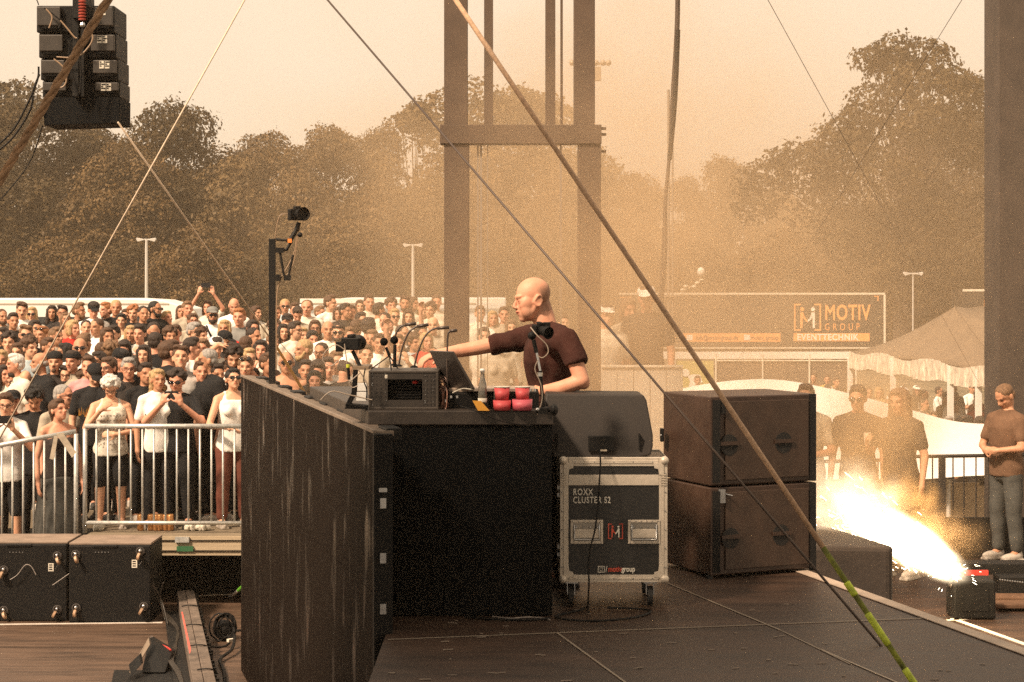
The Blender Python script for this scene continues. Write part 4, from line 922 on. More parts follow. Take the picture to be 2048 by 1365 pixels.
for i in range(npan):
    m = wb(i*pw+.002,(i+1)*pw-.002,.0,.016,.9855,1.0); 
    for k in range(14):
        q = wb(i*pw+pw*(k+.15)/14, i*pw+pw*(k+.75)/14, .018,.085+(.02 if k%3==0 else 0),.972,.996); m.add(q.v,q.f)
    m.build('top_edge', topm, t)
    wb(i*pw+.03,i*pw+pw*.36,.07,.15,.94,1.008).build('latch_block', black, t, bevel=.006)
    wb(i*pw+.01,(i+1)*pw-.01,.036,.075,-1.39,.97).build('panel_back', blackplastic, t)
wb(-.045,-.001,-.004,.09,-1.4,.985).build('end_frame', blackplastic, t, bevel=.004)
m = wb(-.052,-.046,.02,.06,.70,.72); 
for z in (.35,.1,-.2,-.5,.62): q = wb(-.055,-.046,.025,.055,z,z+.05); m.add(q.v,q.f)
m.build('end_latches', steel, t)

# ------------------------------------------------------------------ DJ desk
TZ = 1.068
t = thing('desk', (-.2,11.2,0), 'black cloth-covered DJ desk loaded with equipment', 'desk')
tp = [(-.745,10.32),(.215,10.32),(.20,10.7),(.04,11.05),(-.12,12.9),(-1.31,12.9)]
m = MB(); m.prism([(x,y,TZ) for x,y in tp],(0,0,-.075)); m.build('desk_top', mat('worn black board',(.035,.027,.022),.5,var=.4,vs_=7,bump=.1), t, bevel=.006)
m = MB(); m.prism([(x*.985-.004,y+.012,TZ-.077) for x,y in tp],(0,0,-.985)); m.build('cloth_skirt', blackcloth, t)
m = MB()
for x in [-.74+.08*k for k in range(12)]: m.tube(smooth_path([(x,10.337,TZ-.08),(x+rnd.uniform(-.02,.02),10.335,.6),(x+rnd.uniform(-.03,.03),10.330,.01)],4),.006,6)
m.build('cloth_folds', blackcloth, t)
# equipment case on the desk
t = thing('rack_case', P(805,820,381), 'black rack case full of wiring standing on the left of the desk', 'case')
A = P(737,742,382); B = P(877,819.6,382)
m = MB(); th=.012
m.slab((A.x,A.y,A.z-th),(B.x,A.y+.42,A.z)); m.slab((A.x,A.y,B.z),(B.x,A.y+.42,B.z+th)); m.slab((A.x,A.y,B.z+th),(A.x+th,A.y+.42,A.z-th)); m.slab((B.x-th,A.y,B.z+th),(B.x,A.y+.42,A.z-th)); m.slab((A.x+th,A.y+.3,B.z+th),(B.x-th,A.y+.31,A.z-th))
m.build('shell', mat('case shell',(.05,.04,.032),.5,var=.3,vs_=9), t, bevel=.003)
m = MB(); m.slab((A.x+th,A.y+.004,B.z+th),(A.x+.10,A.y+.02,A.z-th)); m.slab((B.x-.085,A.y+.004,B.z+th),(B.x-th,A.y+.02,A.z-th)); m.slab((A.x+.10,A.y+.004,A.z-.045),(B.x-.085,A.y+.02,A.z-th)); m.slab((A.x+.10,A.y+.006,B.z+th),(B.x-.085,A.y+.02,B.z+.05))
m.build('front_panel', mat('rack front',(.03,.024,.020),.5,var=.3,vs_=8,bump=.2,bs=300), t)
for cx0,cx1 in ((A.x+.018,A.x+.09),(B.x-.078,B.x-.02)):
    m = MB()
    for i in range(4):
        for k in range(8): m.ell((cx0+(cx1-cx0)*i/3,A.y+.0035,B.z+.025+k*.021),(.0032,.002,.0032),None,6,4)
    m.build('vent_grid', mat('hole',(.004,.004,.004),.9), t)
m = MB()
for _ in range(26):
    x = rnd.choice([A.x+.02,A.x+.09,B.x-.03,B.x-.07]); m.ell((x+rnd.uniform(-.004,.004),A.y+.002,B.z+rnd.uniform(.02,.19)),(.002,.002,.0045),None,6,4)
m.build('screws', steel, t)
m = MB(); p=P(770,750,384); m.slab((p.x-.001,p.y-.003,p.z-.018),(p.x+.012,p.y+.002,p.z)); m.build('sticker', TM['cream'], t)
m = MB(); 
for _ in range(7):
    p = P(rnd.uniform(792,845),rnd.uniform(757,775),378); m.tube(bez((p.x-.05,p.y+.05,p.z+rnd.uniform(-.02,.02)),(p.x-.02,p.y+.03,p.z+.02),(p.x+.02,p.y+.03,p.z-.02),(p.x+.05,p.y+.06,p.z),8),.0028,5)
m.build('patch_cables', mat('grey cable',(.25,.22,.2),.5), t)
p=P(830,765,380); MB().ell((p.x,p.y,p.z),(.017,.02,.010)).build('red_plug', red, t)
m = MB(); 
for k in range(7): m.slab((A.x+.115,A.y+.05,B.z+.056+k*.015),(B.x-.095,A.y+.25,B.z+.065+k*.015))
m.build('rack_units', blackplastic, t)
m = MB()
for _ in range(22):
    x = B.x+rnd.uniform(.004,.05); z0 = rnd.uniform(B.z+.02,A.z-.02); y = A.y+rnd.uniform(.05,.25)
    m.tube(bez((B.x-.004,y,z0),(x+.02,y-.03,z0+rnd.uniform(-.03,.03)),(x,y-.05,z0-.05),(x+rnd.uniform(-.01,.02),y-.04,B.z+.006),8),rnd.uniform(.0022,.004),5)
m.build('cable_bunch', [mat('mixed cables',(.12,.07,.05),.4,var=.8,vs_=60,two=(.5,.25,.18))], t)
# side shelf with power adapters left of the rack case
t = thing('adapter_holder', P(718,815,382), 'black angled metal holder with white power adapters beside the rack case', 'holder')
def strip(pts,w_,s,name,m_,dep=.05,off=0):
    q=[P(x,y,s) for x,y in pts]; mm=MB(); mm.prism([(v.x,v.y+off,v.z) for v in q],(0,dep,0)); return mm.build(name,m_,t,bevel=.002)
strip([(706,735),(713,735),(710,790),(695,818),(689,812),(702,786)],0,383,'bracket',blackplastic,.1,.03)
strip([(693,808),(734,812),(734,819),(689,818)],0,383,'base',blackplastic,.1,.0)
strip([(714,767),(733,767),(733,783),(714,783)],0,382,'adapter',white,.05,.01); strip([(712,785),(733,785),(733,803),(712,803)],0,382,'adapter',white,.05,.01)
MB().slab(P(705,733,382),P(737,740,382)+Vector((0,.3,0))).build('lid', mat('bare board',(.25,.18,.12),.6,var=.3), t)
for pts in (((731,737),(728,760),(734,780),(733,800)),((716,738),(726,752),(736,772),(738,790)),((722,745),(700,765),(705,775),(716,772)),((745,800),(700,790),(664,783),(642,800))):
    c_ = MB().tube(smooth_path([P(x,y,384)-Vector((0,.02,0)) for x,y in pts],6),.0035,6).build('cable', mat('light cable',(.35,.28,.22),.5) if pts[0][0]!=731 else blackplastic, t)
# laptop
t = thing('laptop', P(930,776,384), 'dark laptop standing open on the desk, screen turned to the DJ', 'laptop')
nb=P(950,777,384); fb=P(896,775,371); nt2=P(908,703,384); ft=P(863,701,371)
m=MB(); m.prism([nb,fb,ft,nt2],(-.012,0,-.004)); m.build('screen', mat('laptop shell',(.035,.028,.025),.4), t, bevel=.002)
m=MB(); m.prism([nb,fb,fb+Vector((.24,.03,-.004)),nb+Vector((.24,.03,-.004))],(0,0,-.016)); m.build('base', mat('laptop base',(.35,.30,.26),.35,metal=.3), t, bevel=.002)
# players and mixer
t = thing('dj_mixer', P(980,820,380), 'black mixer and player units in a row under the laptop', 'mixer')
a=P(884,786,380); b=P(1078,819.8,380); m=MB(); m.slab((a.x,a.y+.03,b.z),(b.x-.24,a.y+.4,a.z)); m.build('player',blackplastic,t,bevel=.006)
m=MB(); m.slab((b.x-.235,a.y+.03,b.z),(b.x,a.y+.36,a.z+.004)); m.build('player',blackplastic,t,bevel=.006)
m=MB()
for k in range(9): m.lathe((b.x-.02-.024*k,a.y+.07,a.z+.0045),[(.006,0),(.005,.014),(.001,.015)],8)
m.build('knobs',steel,t)
for k,(x,y) in enumerate(((900,792),(912,792),(890,800))): MB().slab(P(x,y,381)-Vector((0,-.018,0)),P(x+4,y+5,381)+Vector((0,.024,0))).build('jack',steel,t)
MB().slab((a.x+.03,a.y+.07,a.z+.001),(b.x-.02,a.y+.34,a.z+.020)).build('top_plate',mat('pale top plate',(.42,.33,.26),.4,metal=.2),t,bevel=.002)
c_=MB().tube(smooth_path([P(905,786,384),P(925,778,383),P(940,779,383),P(960,782,383)],6),.0035,6).build('audio_lead',TM['cream']); tag(c_,'pale lead running into the foot of the laptop','cable')
# bottle
t = thing('bottle', P(965,820,386), 'clear glass bottle with pale cap standing beside the red cups', 'bottle')
pb=P(965,805,386); gl=mat('bottle glass',(.45,.42,.36),.08,trans=.75,spec=.6)
MB().lathe(pb,[(.001,0),(.022,.002),(.023,.01),(.023,.07),(.019,.10),(.0105,.13),(.0095,.16),(.011,.163)],20).build('glass',gl,t,smooth=True)
MB().lathe(pb,[(.0125,.158),(.0125,.173),(.001,.175)],16).build('cap',white,t,smooth=True)
MB().lathe(pb,[(.0234,.0),(.0236,.002),(.0236,.022),(.0234,.022)],20).build('label',TM['cream'],t,smooth=True)
MB().slab((pb.x-.03,pb.y-.03,TZ+.002),(pb.x+.03,pb.y+.03,pb.z-.001)).build('box_under',blackplastic,t)
redc = mat('red paper cup',(.62,.09,.10),.5,var=.08); pinkc = mat('pink paper cup',(.66,.13,.17),.5,var=.08)
for (x0,x1,yt,yb,mm,lb) in ((988,1020,775,802,redc,'red paper cup standing on another, the left one of the upper pair'),(1030,1060,775,802,redc,'red paper cup standing on another, the right one of the upper pair'),(986,1022,801,822,redc,'squat red cup under the left one, on the desk edge'),(1024,1065,799,822,pinkc,'squat pink cup under the right one, on the desk edge')):
    c=P((x0+x1)/2,yb,387); r=(x1-x0)/2/387; h=(yb-yt)/387
    t=thing('paper_cup',c,lb,'cup','paper cups on the desk edge')
    MB().lathe(c+Vector((0,.03,.001)),[(.001,0),(r*(.82 if yt<790 else .95),.001),(r,h-.002),(r*.95,h-.004),(r*.78,.004),(.001,.004)],24).build('cup',mm,t,smooth=True)
    if yt<790: MB().lathe(c+Vector((0,.03,.001)),[(r*.98,h-.004),(r*1.05,h-.002),(r*1.05,h+.002),(r*.96,h+.001)],24).build('rim',TM['cream'],t,smooth=True)
o=MB().prism([P(945,802,388),P(962,803,388),P(979,822,388),P(956,822,388)],(0,.02,0)).build('napkin',mat('yellow card',(.75,.36,.05),.6)); tag(o,'folded yellow card leaning on the desk edge by the bottle','card')
# microphones on small tripod
t=thing('microphone_pair',P(782,738,380),'pair of microphones with round black foam heads on a mini tripod','microphone')
top=P(779,712,379)
for (x,y,dd) in ((768,684,0),(788,681,.03)): c=P(x,y,379)+Vector((0,dd,0)); MB().ell(c,(.0215,.0215,.022),None,16,12).build('foam_head',blackcloth,t,smooth=True)
MB().tube([P(790,690,379),P(789,735,379)],.009,8).build('microphone_body',blackplastic,t); MB().tube([P(772,695,379),top],.008,8).build('head_joint',blackplastic,t)
for (x,y,dd) in ((743,738,-.02),(784,741.5,-.05),(794,738,.06)): MB().tube([top,P(x,y,379)+Vector((0,dd,0))],.0035,6).build('leg',blackplastic,t)
# bent lamps / gooseneck microphones
gn=mat('gooseneck',(.05,.035,.028),.4)
for i,(pts,tip,dy,lb) in enumerate((
  (((783,734),(784,700),(786,672),(796,656),(808,652)),((805,652),(828,649)),.25,'bent gooseneck desk lamp, farthest left, behind the foam microphones'),
  (((793,735),(800,700),(812,670),(824,658),(834,654)),((830,655),(854,651)),.20,'bent gooseneck desk lamp between the foam microphones and the hand'),
  (((826,736),(834,706),(846,678),(860,662),(876,657)),((873,658),(897,656)),.12,'long bent gooseneck desk lamp passing in front of the DJ hand'),
  (((895,786),(894,740),(894.5,690),(896,668),(902,662)),((899,663),(914,661)),.02,'short upright gooseneck lamp behind the laptop lid'))):
    t=thing('gooseneck_lamp',P(pts[0][0],pts[0][1],380)+Vector((0,dy,0)),lb,'lamp','gooseneck lamps on the desk')
    o3=Vector((0,dy,0)); MB().tube(smooth_path([P(x,y,380)+o3 for x,y in pts],6),.0048,8).build('neck',gn,t,smooth=True)
    MB().tube([P(*tip[0],380)+o3,P(*tip[1],380)+o3],.0088,8).build('head',gn,t,smooth=True)
    MB().lathe(P(pts[0][0],pts[0][1],380)+o3+Vector((0,0,-.004)),[(.02,0),(.02,.006),(.008,.012),(.001,.012)],12).build('base',blackplastic,t)
def video_camera(root, c, s, lens_dir, big=1.0, hood=True):
    """small mirrorless body with lens; c centre"""
    c=Vector(c); d=Vector(lens_dir).normalized(); r=d.cross(Vector((0,0,1))).normalized(); M=Matrix((r,d,Vector((0,0,1)))).transposed()
    k=big; m=MB(); m.box(c,(.115*k,.05*k,.072*k),M); m.box(c+Vector((0,0,.045*k)),(.04*k,.045*k,.022*k),M); m.box(c+M@Vector((-.042*k,.012*k,.0)),(.03*k,.06*k,.074*k),M); m.build('camera_body',blackplastic,root,bevel=.005)
    m=MB(); m.lathe(c+d*.022*k,[(.034*k,0),(.036*k,.03*k),(.034*k,.055*k),(.042*k,.06*k),(.045*k,.085*k),(.040*k,.085*k),(.032*k,.062*k),(.001,.06*k)],20,axis=tuple(d)); ln_=m.build('lens',blackplastic,root,smooth=False)
    m=MB(); m.lathe(c+d*.078*k,[(.030*k,.0),(.001,.003)],16,axis=tuple(d)); m.build('lens_glass',lens_m,ln_)
t=thing('camera_on_arm',P(724,738,380),'black camera with side monitor on a short arm at the left end of the desk','camera')
video_camera(t,P(703,688,379),379,(.35,.9,.05),.9)
o_=MB().slab(P(671,684,381),P(687,704,381)+Vector((0,.02,0))).build('monitor',blackplastic,t,bevel=.004)
MB().tube(smooth_path([P(705,702,379),P(712,716,379),P(722,737,380)],5),.010,8).build('arm',blackplastic,t)
MB().tube(smooth_path([P(690,700,381),P(670,690,381),P(650,705,381),P(646,722,381),P(662,732,381),P(676,722,381)],6),.0028,6).build('cable',mat('light cable',(.35,.28,.22),.5),t)
MB().tube(smooth_path([P(689,688,382),P(693,720,382),P(697,745,382)],5),.003,6).build('cable',mat('light cable',(.35,.28,.22),.5),t)
o_=MB().tube([P(696,728,382),P(698,760,382)],.008,8).build('plug',blackplastic,t); MB().lathe(P(696,736,382),[(.009,0),(.010,.004),(.010,.016),(.009,.018)],10).build('plug_ring',mat('acid yellow',(.55,.6,.05),.5),t)
# camera on the clamp stand at the right end of the desk
t=thing('camera_stand',P(1085,822,388),'camera on a clamped pole at the right end of the desk, before the DJ','camera')
video_camera(t,P(1080,660,386),386,(.55,-.75,-.2),.72)
MB().ell(P(1064,672,388),(.022,.022,.022),None,14,10).build('lens_hood',blackplastic,t,smooth=True)
MB().slab(P(1086,645,386),P(1101,664,386)+Vector((0,.06,0))).build('monitor',blackplastic,t,bevel=.004)
MB().tube([P(1067,680,386),P(1073,706,386)],.011,10).build('upper_tube',blackplastic,t); MB().tube([P(1072,700,386),P(1082,752,387)],.0065,10).build('chrome_tube',steel,t)
MB().tube([P(1080,742,387),P(1087,818,387)],.010,10).build('lower_tube',blackplastic,t); MB().lathe(P(1080,753,387),[(.014,0),(.014,.02),(.012,.02)],12).build('collar',steel,t)
m=MB(); m.tube([P(1072,822,390),P(1114,817,390)],.014,10); m.ell(P(1108,820,392),(.022,.03,.03)); m.box(P(1086,822,390),(.05,.05,.03)); m.build('clamp',black,t)
MB().ell(P(1075,820,392),(.011,.011,.011)).build('knob',steel,t,smooth=True)
m=MB(); m.tube(smooth_path([P(1061,655,389),P(1075,672,390),P(1093,690,390),P(1096,706,390),P(1085,716,390),P(1075,712,390)],6),.0028,6)
m.tube(smooth_path([P(1076,720,390),P(1070,740,390),P(1082,770,390),P(1084,800,390),P(1075,830,390)],6),.003,6); m.build('cable',mat('light cable',(.35,.28,.22),.5),t)
o=MB().tube(smooth_path([P(920,812,389),P(955,824,391),P(1000,842,391),P(1040,850,391),P(1066,852,391)],6),.003,6).build('cable',blackplastic); tag(o,'thin black cable sagging along the front of the desk','cable')
# raised camera on the black post
t=thing('camera_post',P(545,1000,270)+Vector((0,0,-.14)),'camera on a jointed arm at the top of a black post left of the desk','camera')
q=P(544.5,478,270); MB().slab((q.x-.024,q.y-.024,0.004),(q.x+.024,q.y+.024,q.z)).build('post',black,t,bevel=.004)
s_=266
video_camera(t,P(594,430,s_),s_,(.5,-.86,.02),1.15)
m=MB(); m.tube([P(551,479,s_),P(580,482,s_)],.010,8); m.tube([P(580,482,s_),P(592,462,s_),P(598,445,s_)],.017,8); m.tube([P(583,483,s_),P(573,500,s_),P(560,500,s_)],.012,8); m.tube([P(560,505,s_),P(568,552,s_)],.010,8); m.box(P(560,501,s_),(.06,.04,.04)); m.box(P(575,556,s_),(.05,.05,.04)); m.tube([P(577,552,s_),P(586,510,s_)],.009,8); m.box(P(556,556,s_),(.04,.04,.05)); m.ell(P(600,470,s_),(.02,.02,.02)); m.build('arm',black,t)
m=MB(); m.tube(smooth_path([P(575,429,s_),P(562,430,s_),P(555,445,s_),P(550,477,s_)],6),.004,6); m.tube(smooth_path([P(594,470,s_),P(590,500,s_),P(580,525,s_),P(566,550,s_),P(556,575,s_),P(553,620,s_),P(553,740,s_)],6),.005,6); m.tube(smooth_path([P(600,450,s_),P(592,500,s_),P(586,530,s_),P(570,556,s_)],6),.004,6)
m.build('cable',mat('tan cable',(.28,.19,.12),.5),t)
MB().box(P(580,482,s_)-Vector((0,.012,0)),(.03,.02,.03)).build('red_clip',orange,t)

# ------------------------------------------------------------------ flight case, monitor, subwoofers
t=thing('flight_case',(.54,10.9,0),'black flight case on castors with aluminium edges and white lettering','case')
a=P(1120,916,375); b=P(1335,1165,375); x0,x1,z1,z0,y0=a.x,b.x,a.z,b.z,a.y; y1=y0+.55
lam=mat('black laminate',(.02,.019,.018),.42,var=.2,vs_=6,bump=.08)
MB().slab((x0+.006,y0+.006,z0+.006),(x1-.006,y1-.006,z1-.006)).build('body',lam,t)
al=mat('case aluminium',(.66,.58,.48),.5,metal=.25,var=.12,vs_=25); e=.045
m=MB()
for (u0,u1,v0,v1) in ((x0,x0+e,z0,z1),(x1-e,x1,z0,z1)): m.slab((u0,y0,v0),(u1,y0+.005,v1)); m.slab((u0+.018,y0-.003,v0),(u0+e-.018,y0,v1))
for (v0,v1) in ((z0,z0+.04),(z1-.045,z1)): m.slab((x0+e+.001,y0,v0),(x1-e-.001,y0+.005,v1)); m.slab((x0+e+.002,y0-.003,v0+.014),(x1-e-.002,y0,v1-.014))
for x in (x0,x1-.005):
    for v0,v1 in ((z0,z0+.04),(z1-.04,z1)): m.slab((x,y0+.006,v0),(x+.005,y1,v1))
    for yy in (y0+.006,y1-.04): m.slab((x,yy,z0+.041),(x+.005,yy+.034,z1-.041))
m.slab((x0+.006,y0+.006,z1-.004),(x1-.006,y0+.04,z1+.001)); m.slab((x0+.006,y1-.04,z1-.004),(x1-.006,y1,z1+.001))
m.build('edge_profiles',al,t,bevel=.0015)
zs=P(0,978,375).z; zt_=P(0,958,375).z
MB().slab((x0+e+.001,y0-.001,P(0,971,375).z),(x1-e-.001,y0+.004,P(0,950,375).z)).build('lid_joint',al,t,bevel=.001)
for (x,z,n1) in ((x0,z1,0),(x1,z1,1),(x0,z0,2),(x1,z0,3)):
    sx=1 if x==x0 else -1; sz=-1 if z==z1 else 1
    m=MB(); m.ell((x+sx*.016,y0+.006,z+sz*.016),(.024,.024,.024),None,14,10); m.prism([(x+sx*.02,y0-.005,z+sz*.02),(x+sx*.075,y0-.005,z+sz*.03),(x+sx*.07,y0-.005,z+sz*.055),(x+sx*.05,y0-.005,z+sz*.06),(x+sx*.045,y0-.005,z+sz*.09),(x+sx*.02,y0-.005,z+sz*.085)],(0,.004,0)); m.build('ball_corner',al,t,smooth=False)
m=MB()
for k in range(5):
    for zz in (z0+.02,z1-.022): m.ell((x0+.08+k*(x1-x0-.16)/4,y0-.003,zz),(.004,.002,.004),None,8,5)
for k in range(6):
    for xx in (x0+.011,x1-.011): m.ell((xx,y0-.003,z0+.08+k*.1),(.004,.002,.004),None,8,5)
m.build('rivets',steel,t)
for xx in (x0,x1-e):
    m=MB()
    for k in range(5): m.slab((xx+.008,y0-.006,P(0,948+k*5,375).z-.008),(xx+e-.008,y0-.003,P(0,948+k*5,375).z-.003))
    m.build('hinge',al,t)
for (hx0,hx1) in ((1141,1206),(1256,1320)):
    ha=P(hx0,1040,375); hb=P(hx1,1088,375)
    hd=MB(); bw=.014
    hd.slab((ha.x,y0-.006,hb.z),(hb.x,y0-.002,hb.z+bw)); hd.slab((ha.x,y0-.006,ha.z-bw),(hb.x,y0-.002,ha.z)); hd.slab((ha.x,y0-.006,hb.z+bw),(ha.x+bw,y0-.002,ha.z-bw)); hd.slab((hb.x-bw,y0-.006,hb.z+bw),(hb.x,y0-.002,ha.z-bw))
    hp_=hd.build('handle_plate',al,t,bevel=.0015)
    q=MB().slab((ha.x+bw,y0-.001,hb.z+bw),(hb.x-bw,y0+.004,ha.z-bw)).build('dish',mat('dish steel',(.33,.30,.26),.35,metal=.7),hp_)
    q=MB().slab((ha.x+bw+.006,y0-.012,hb.z+bw+.018),(hb.x-bw-.006,y0-.003,ha.z-bw-.035)).build('grip_plate',al,hp_,bevel=.002)
    q=MB().tube([(ha.x+bw+.006,y0-.010,ha.z-bw-.01),(ha.x+bw+.006,y0-.016,hb.z+bw+.010),(hb.x-bw-.006,y0-.016,hb.z+bw+.010),(hb.x-bw-.006,y0-.010,ha.z-bw-.01)],.004,8).build('handle_bow',steel,hp_,smooth=True)
    m=MB()
    for k in range(4): m.ell((ha.x+.03+k*(hb.x-ha.x-.06)/3,y0-.013,ha.z-bw-.025),(.006,.003,.006),None,8,5)
    for k in range(6):
        for zz in (ha.z-.006,hb.z+.006): m.ell((ha.x+.012+k*(hb.x-ha.x-.024)/5,y0-.007,zz),(.003,.002,.003),None,6,4)
    m.build('rivets',steel,hp_)
stn=mat('white stencil',(.72,.68,.60),.7,var=.15,vs_=60); rd=mat('red print',(.5,.08,.05),.8)
def FT(body,x,y,size,mm,al_='LEFT',sq=1.0,bold=.0,sp=1.0,s=375,yy=None): return text(body,'lettering',mm,t,face_frame((P(x,y,s).x,(y0 if yy is None else yy)-.0005,P(x,y,s).z),(1,0,0),(0,0,1)),size,.0012,al_,sq,bold,sp)
FT('ROXX',1146,985,.048,stn,sq=.72,bold=.0010,sp=1.15); FT('CLUSTER S2',1146,1001,.048,stn,sq=.70,bold=.0010,sp=1.15)
FT('/',1211,1139,.040,stn,sq=.8,bold=.001); FT('motiv',1216,1139,.040,rd,sq=.80,bold=.0014); FT('group',1243,1139,.040,stn,sq=.76,bold=.0012)
def ring_rect(m,x,y,w_,h_,th_,s,yy,gap=False):
    a=P(x-w_/2,y-h_/2,s); b=P(x+w_/2,y+h_/2,s); k=th_/s
    m.slab((a.x,yy,b.z),(a.x+k,yy+.002,a.z)); m.slab((b.x-k,yy,b.z),(b.x,yy+.002,a.z))
    g=(b.x-a.x)*(.25 if gap else .5)
    for z0_,z1_ in ((b.z,b.z+k),(a.z-k,a.z)): m.slab((a.x+k,yy,z0_),(a.x+g,yy+.002,z1_)); m.slab((b.x-g,yy,z0_),(b.x-k,yy+.002,z1_))
m=MB(); ring_rect(m,1202.5,1139,14,13,1.6,375,y0-.002); cc=P(1202.5,1139,375); m.tube([(cc.x+.0075*math.cos(k*.5236),y0-.001,cc.z+.009*math.sin(k*.5236)) for k in range(13)],.0016,5); m.build('round_icon',stn,t)
def logo(root,x,y,w_,h_,s,yy,ma,mb_,th_):
    m=MB(); ring_rect(m,x,y,w_,h_,th_,s,yy,True); m.build('emblem_brackets',ma,root)
    for sx,mm in ((-1,ma),(1,mb_)):
        f=MB(); X=lambda u: P(x+sx*u*w_,0,s).x; Z=lambda v: P(0,y+v*h_,s).z; k=th_/s*.9
        c=(X(.20),yy+.001,Z(-.30)); f.lathe(c,[(w_/s*.075,-.001),(w_/s*.075,.001)],12,axis=(0,1,0))
        f.prism([(X(.14),yy,Z(-.18)),(X(.27),yy,Z(-.18)),(X(.27),yy,Z(.40)),(X(.19),yy,Z(.40)),(X(.18),yy,Z(.05))],(0,.002,0))
        f.prism([(X(.15),yy-.001,Z(-.14)),(X(.16),yy-.001,Z(.04)),(X(0),yy-.001,Z(.20)),(X(-.01),yy-.001,Z(.12)),(X(.08),yy-.001,Z(.02))],(0,.002,0)); f.build('emblem_figure',mm,root)
logo(t,1231,1063,30,31,375,y0-.002,rd,stn,2.0)
for (cx_,cy_) in ((x0+.06,y0+.06),(x1-.09,y0+.06),(x0+.06,y1-.06),(x1-.09,y1-.06)):
    r_=.052
    q=MB().lathe((cx_-.014,cy_,r_+.002),[(.001,0),(r_,.001),(r_,.027),(.001,.028)],24,axis=(1,0,0)).build('castor_wheel',rubber,t,smooth=False)
    m=MB(); m.slab((cx_-.022,cy_-.025,r_*1.2),(cx_-.017,cy_+.025,z0-.006)); m.slab((cx_+.017,cy_-.025,r_*1.2),(cx_+.022,cy_+.025,z0-.006)); m.slab((cx_-.035,cy_-.035,z0-.010),(cx_+.035,cy_+.035,z0-.001)); m.build('castor_fork',steel,q)
for k,z in enumerate((.62,.58,.3,.26)): MB().slab((x0-.012,y0+.1+.0*k,z),(x0+.003,y0+.2,z+.02)).build('side_latch',steel,t)
# monitor wedge
t=thing('stage_monitor',(.47,10.9,z1),'big black wedge monitor speaker lying on the flight case','speaker')
a=P(1084,787,370); prof=[(a.x,10.70,.808),(.735,10.70,.808),(.770,10.72,.83),(.782,10.80,.98),(.74,10.86,1.140),(.72,10.9,1.150),(a.x+.03,10.9,1.150)]
m=MB(); n_=0
pr_=[P(1106,915,373),P(1278,915,373),P(1300,909,372),P(1305,893,372),P(1305,870,371),P(1292,800,369),P(1285,789,368),P(1092,787,368),P(1090,800,368)]
m.prism([(q.x,10.66+(.10*(q.z-.8)/.35),q.z) for q in pr_],(0,.40,0)); m.build('cabinet',blacktex,t,bevel=.008)
gy=10.66
def mz(y): return P(0,y,372).z
m=MB(); fa=P(1177,873,374); fb_=P(1228,903,374); m.slab((fa.x,gy-.012,fb_.z),(fb_.x,gy+.05,fa.z)); m.build('connector_plate',black,t,bevel=.003)
m=MB(); m.slab(P(1198,900,376),P(1214,903,376)+Vector((0,.01,0))); m.build('label_strip',TM['beige'],t)
m=MB(); 
for q in (1115,1279): m.slab((P(q,0,374).x-.003,gy-.004,P(0,900,374).z),(P(q,0,374).x+.003,gy+.04,P(0,868,374).z))
m.slab(P(1105,788,370)+Vector((0,-.0,-.012)),P(1286,789.5,370)+Vector((0,.03,-.006))); m.build('seams',black,t)
m=MB(); m.tube(smooth_path([P(1199,900,377),P(1201,925,378),P(1199,960,378.5),P(1196,1010,379),P(1190,1060,379.5),P(1181,1095,379.5),P(1177,1130,379.5),P(1178,1168,379.5),P(1176,1210,376),(P(1174,1216,375).x,10.4,.012)],6),.0045,6); o=m.build('cable',blackplastic); tag(o,'black cable hanging from the wedge monitor down the front of the flight case','cable')
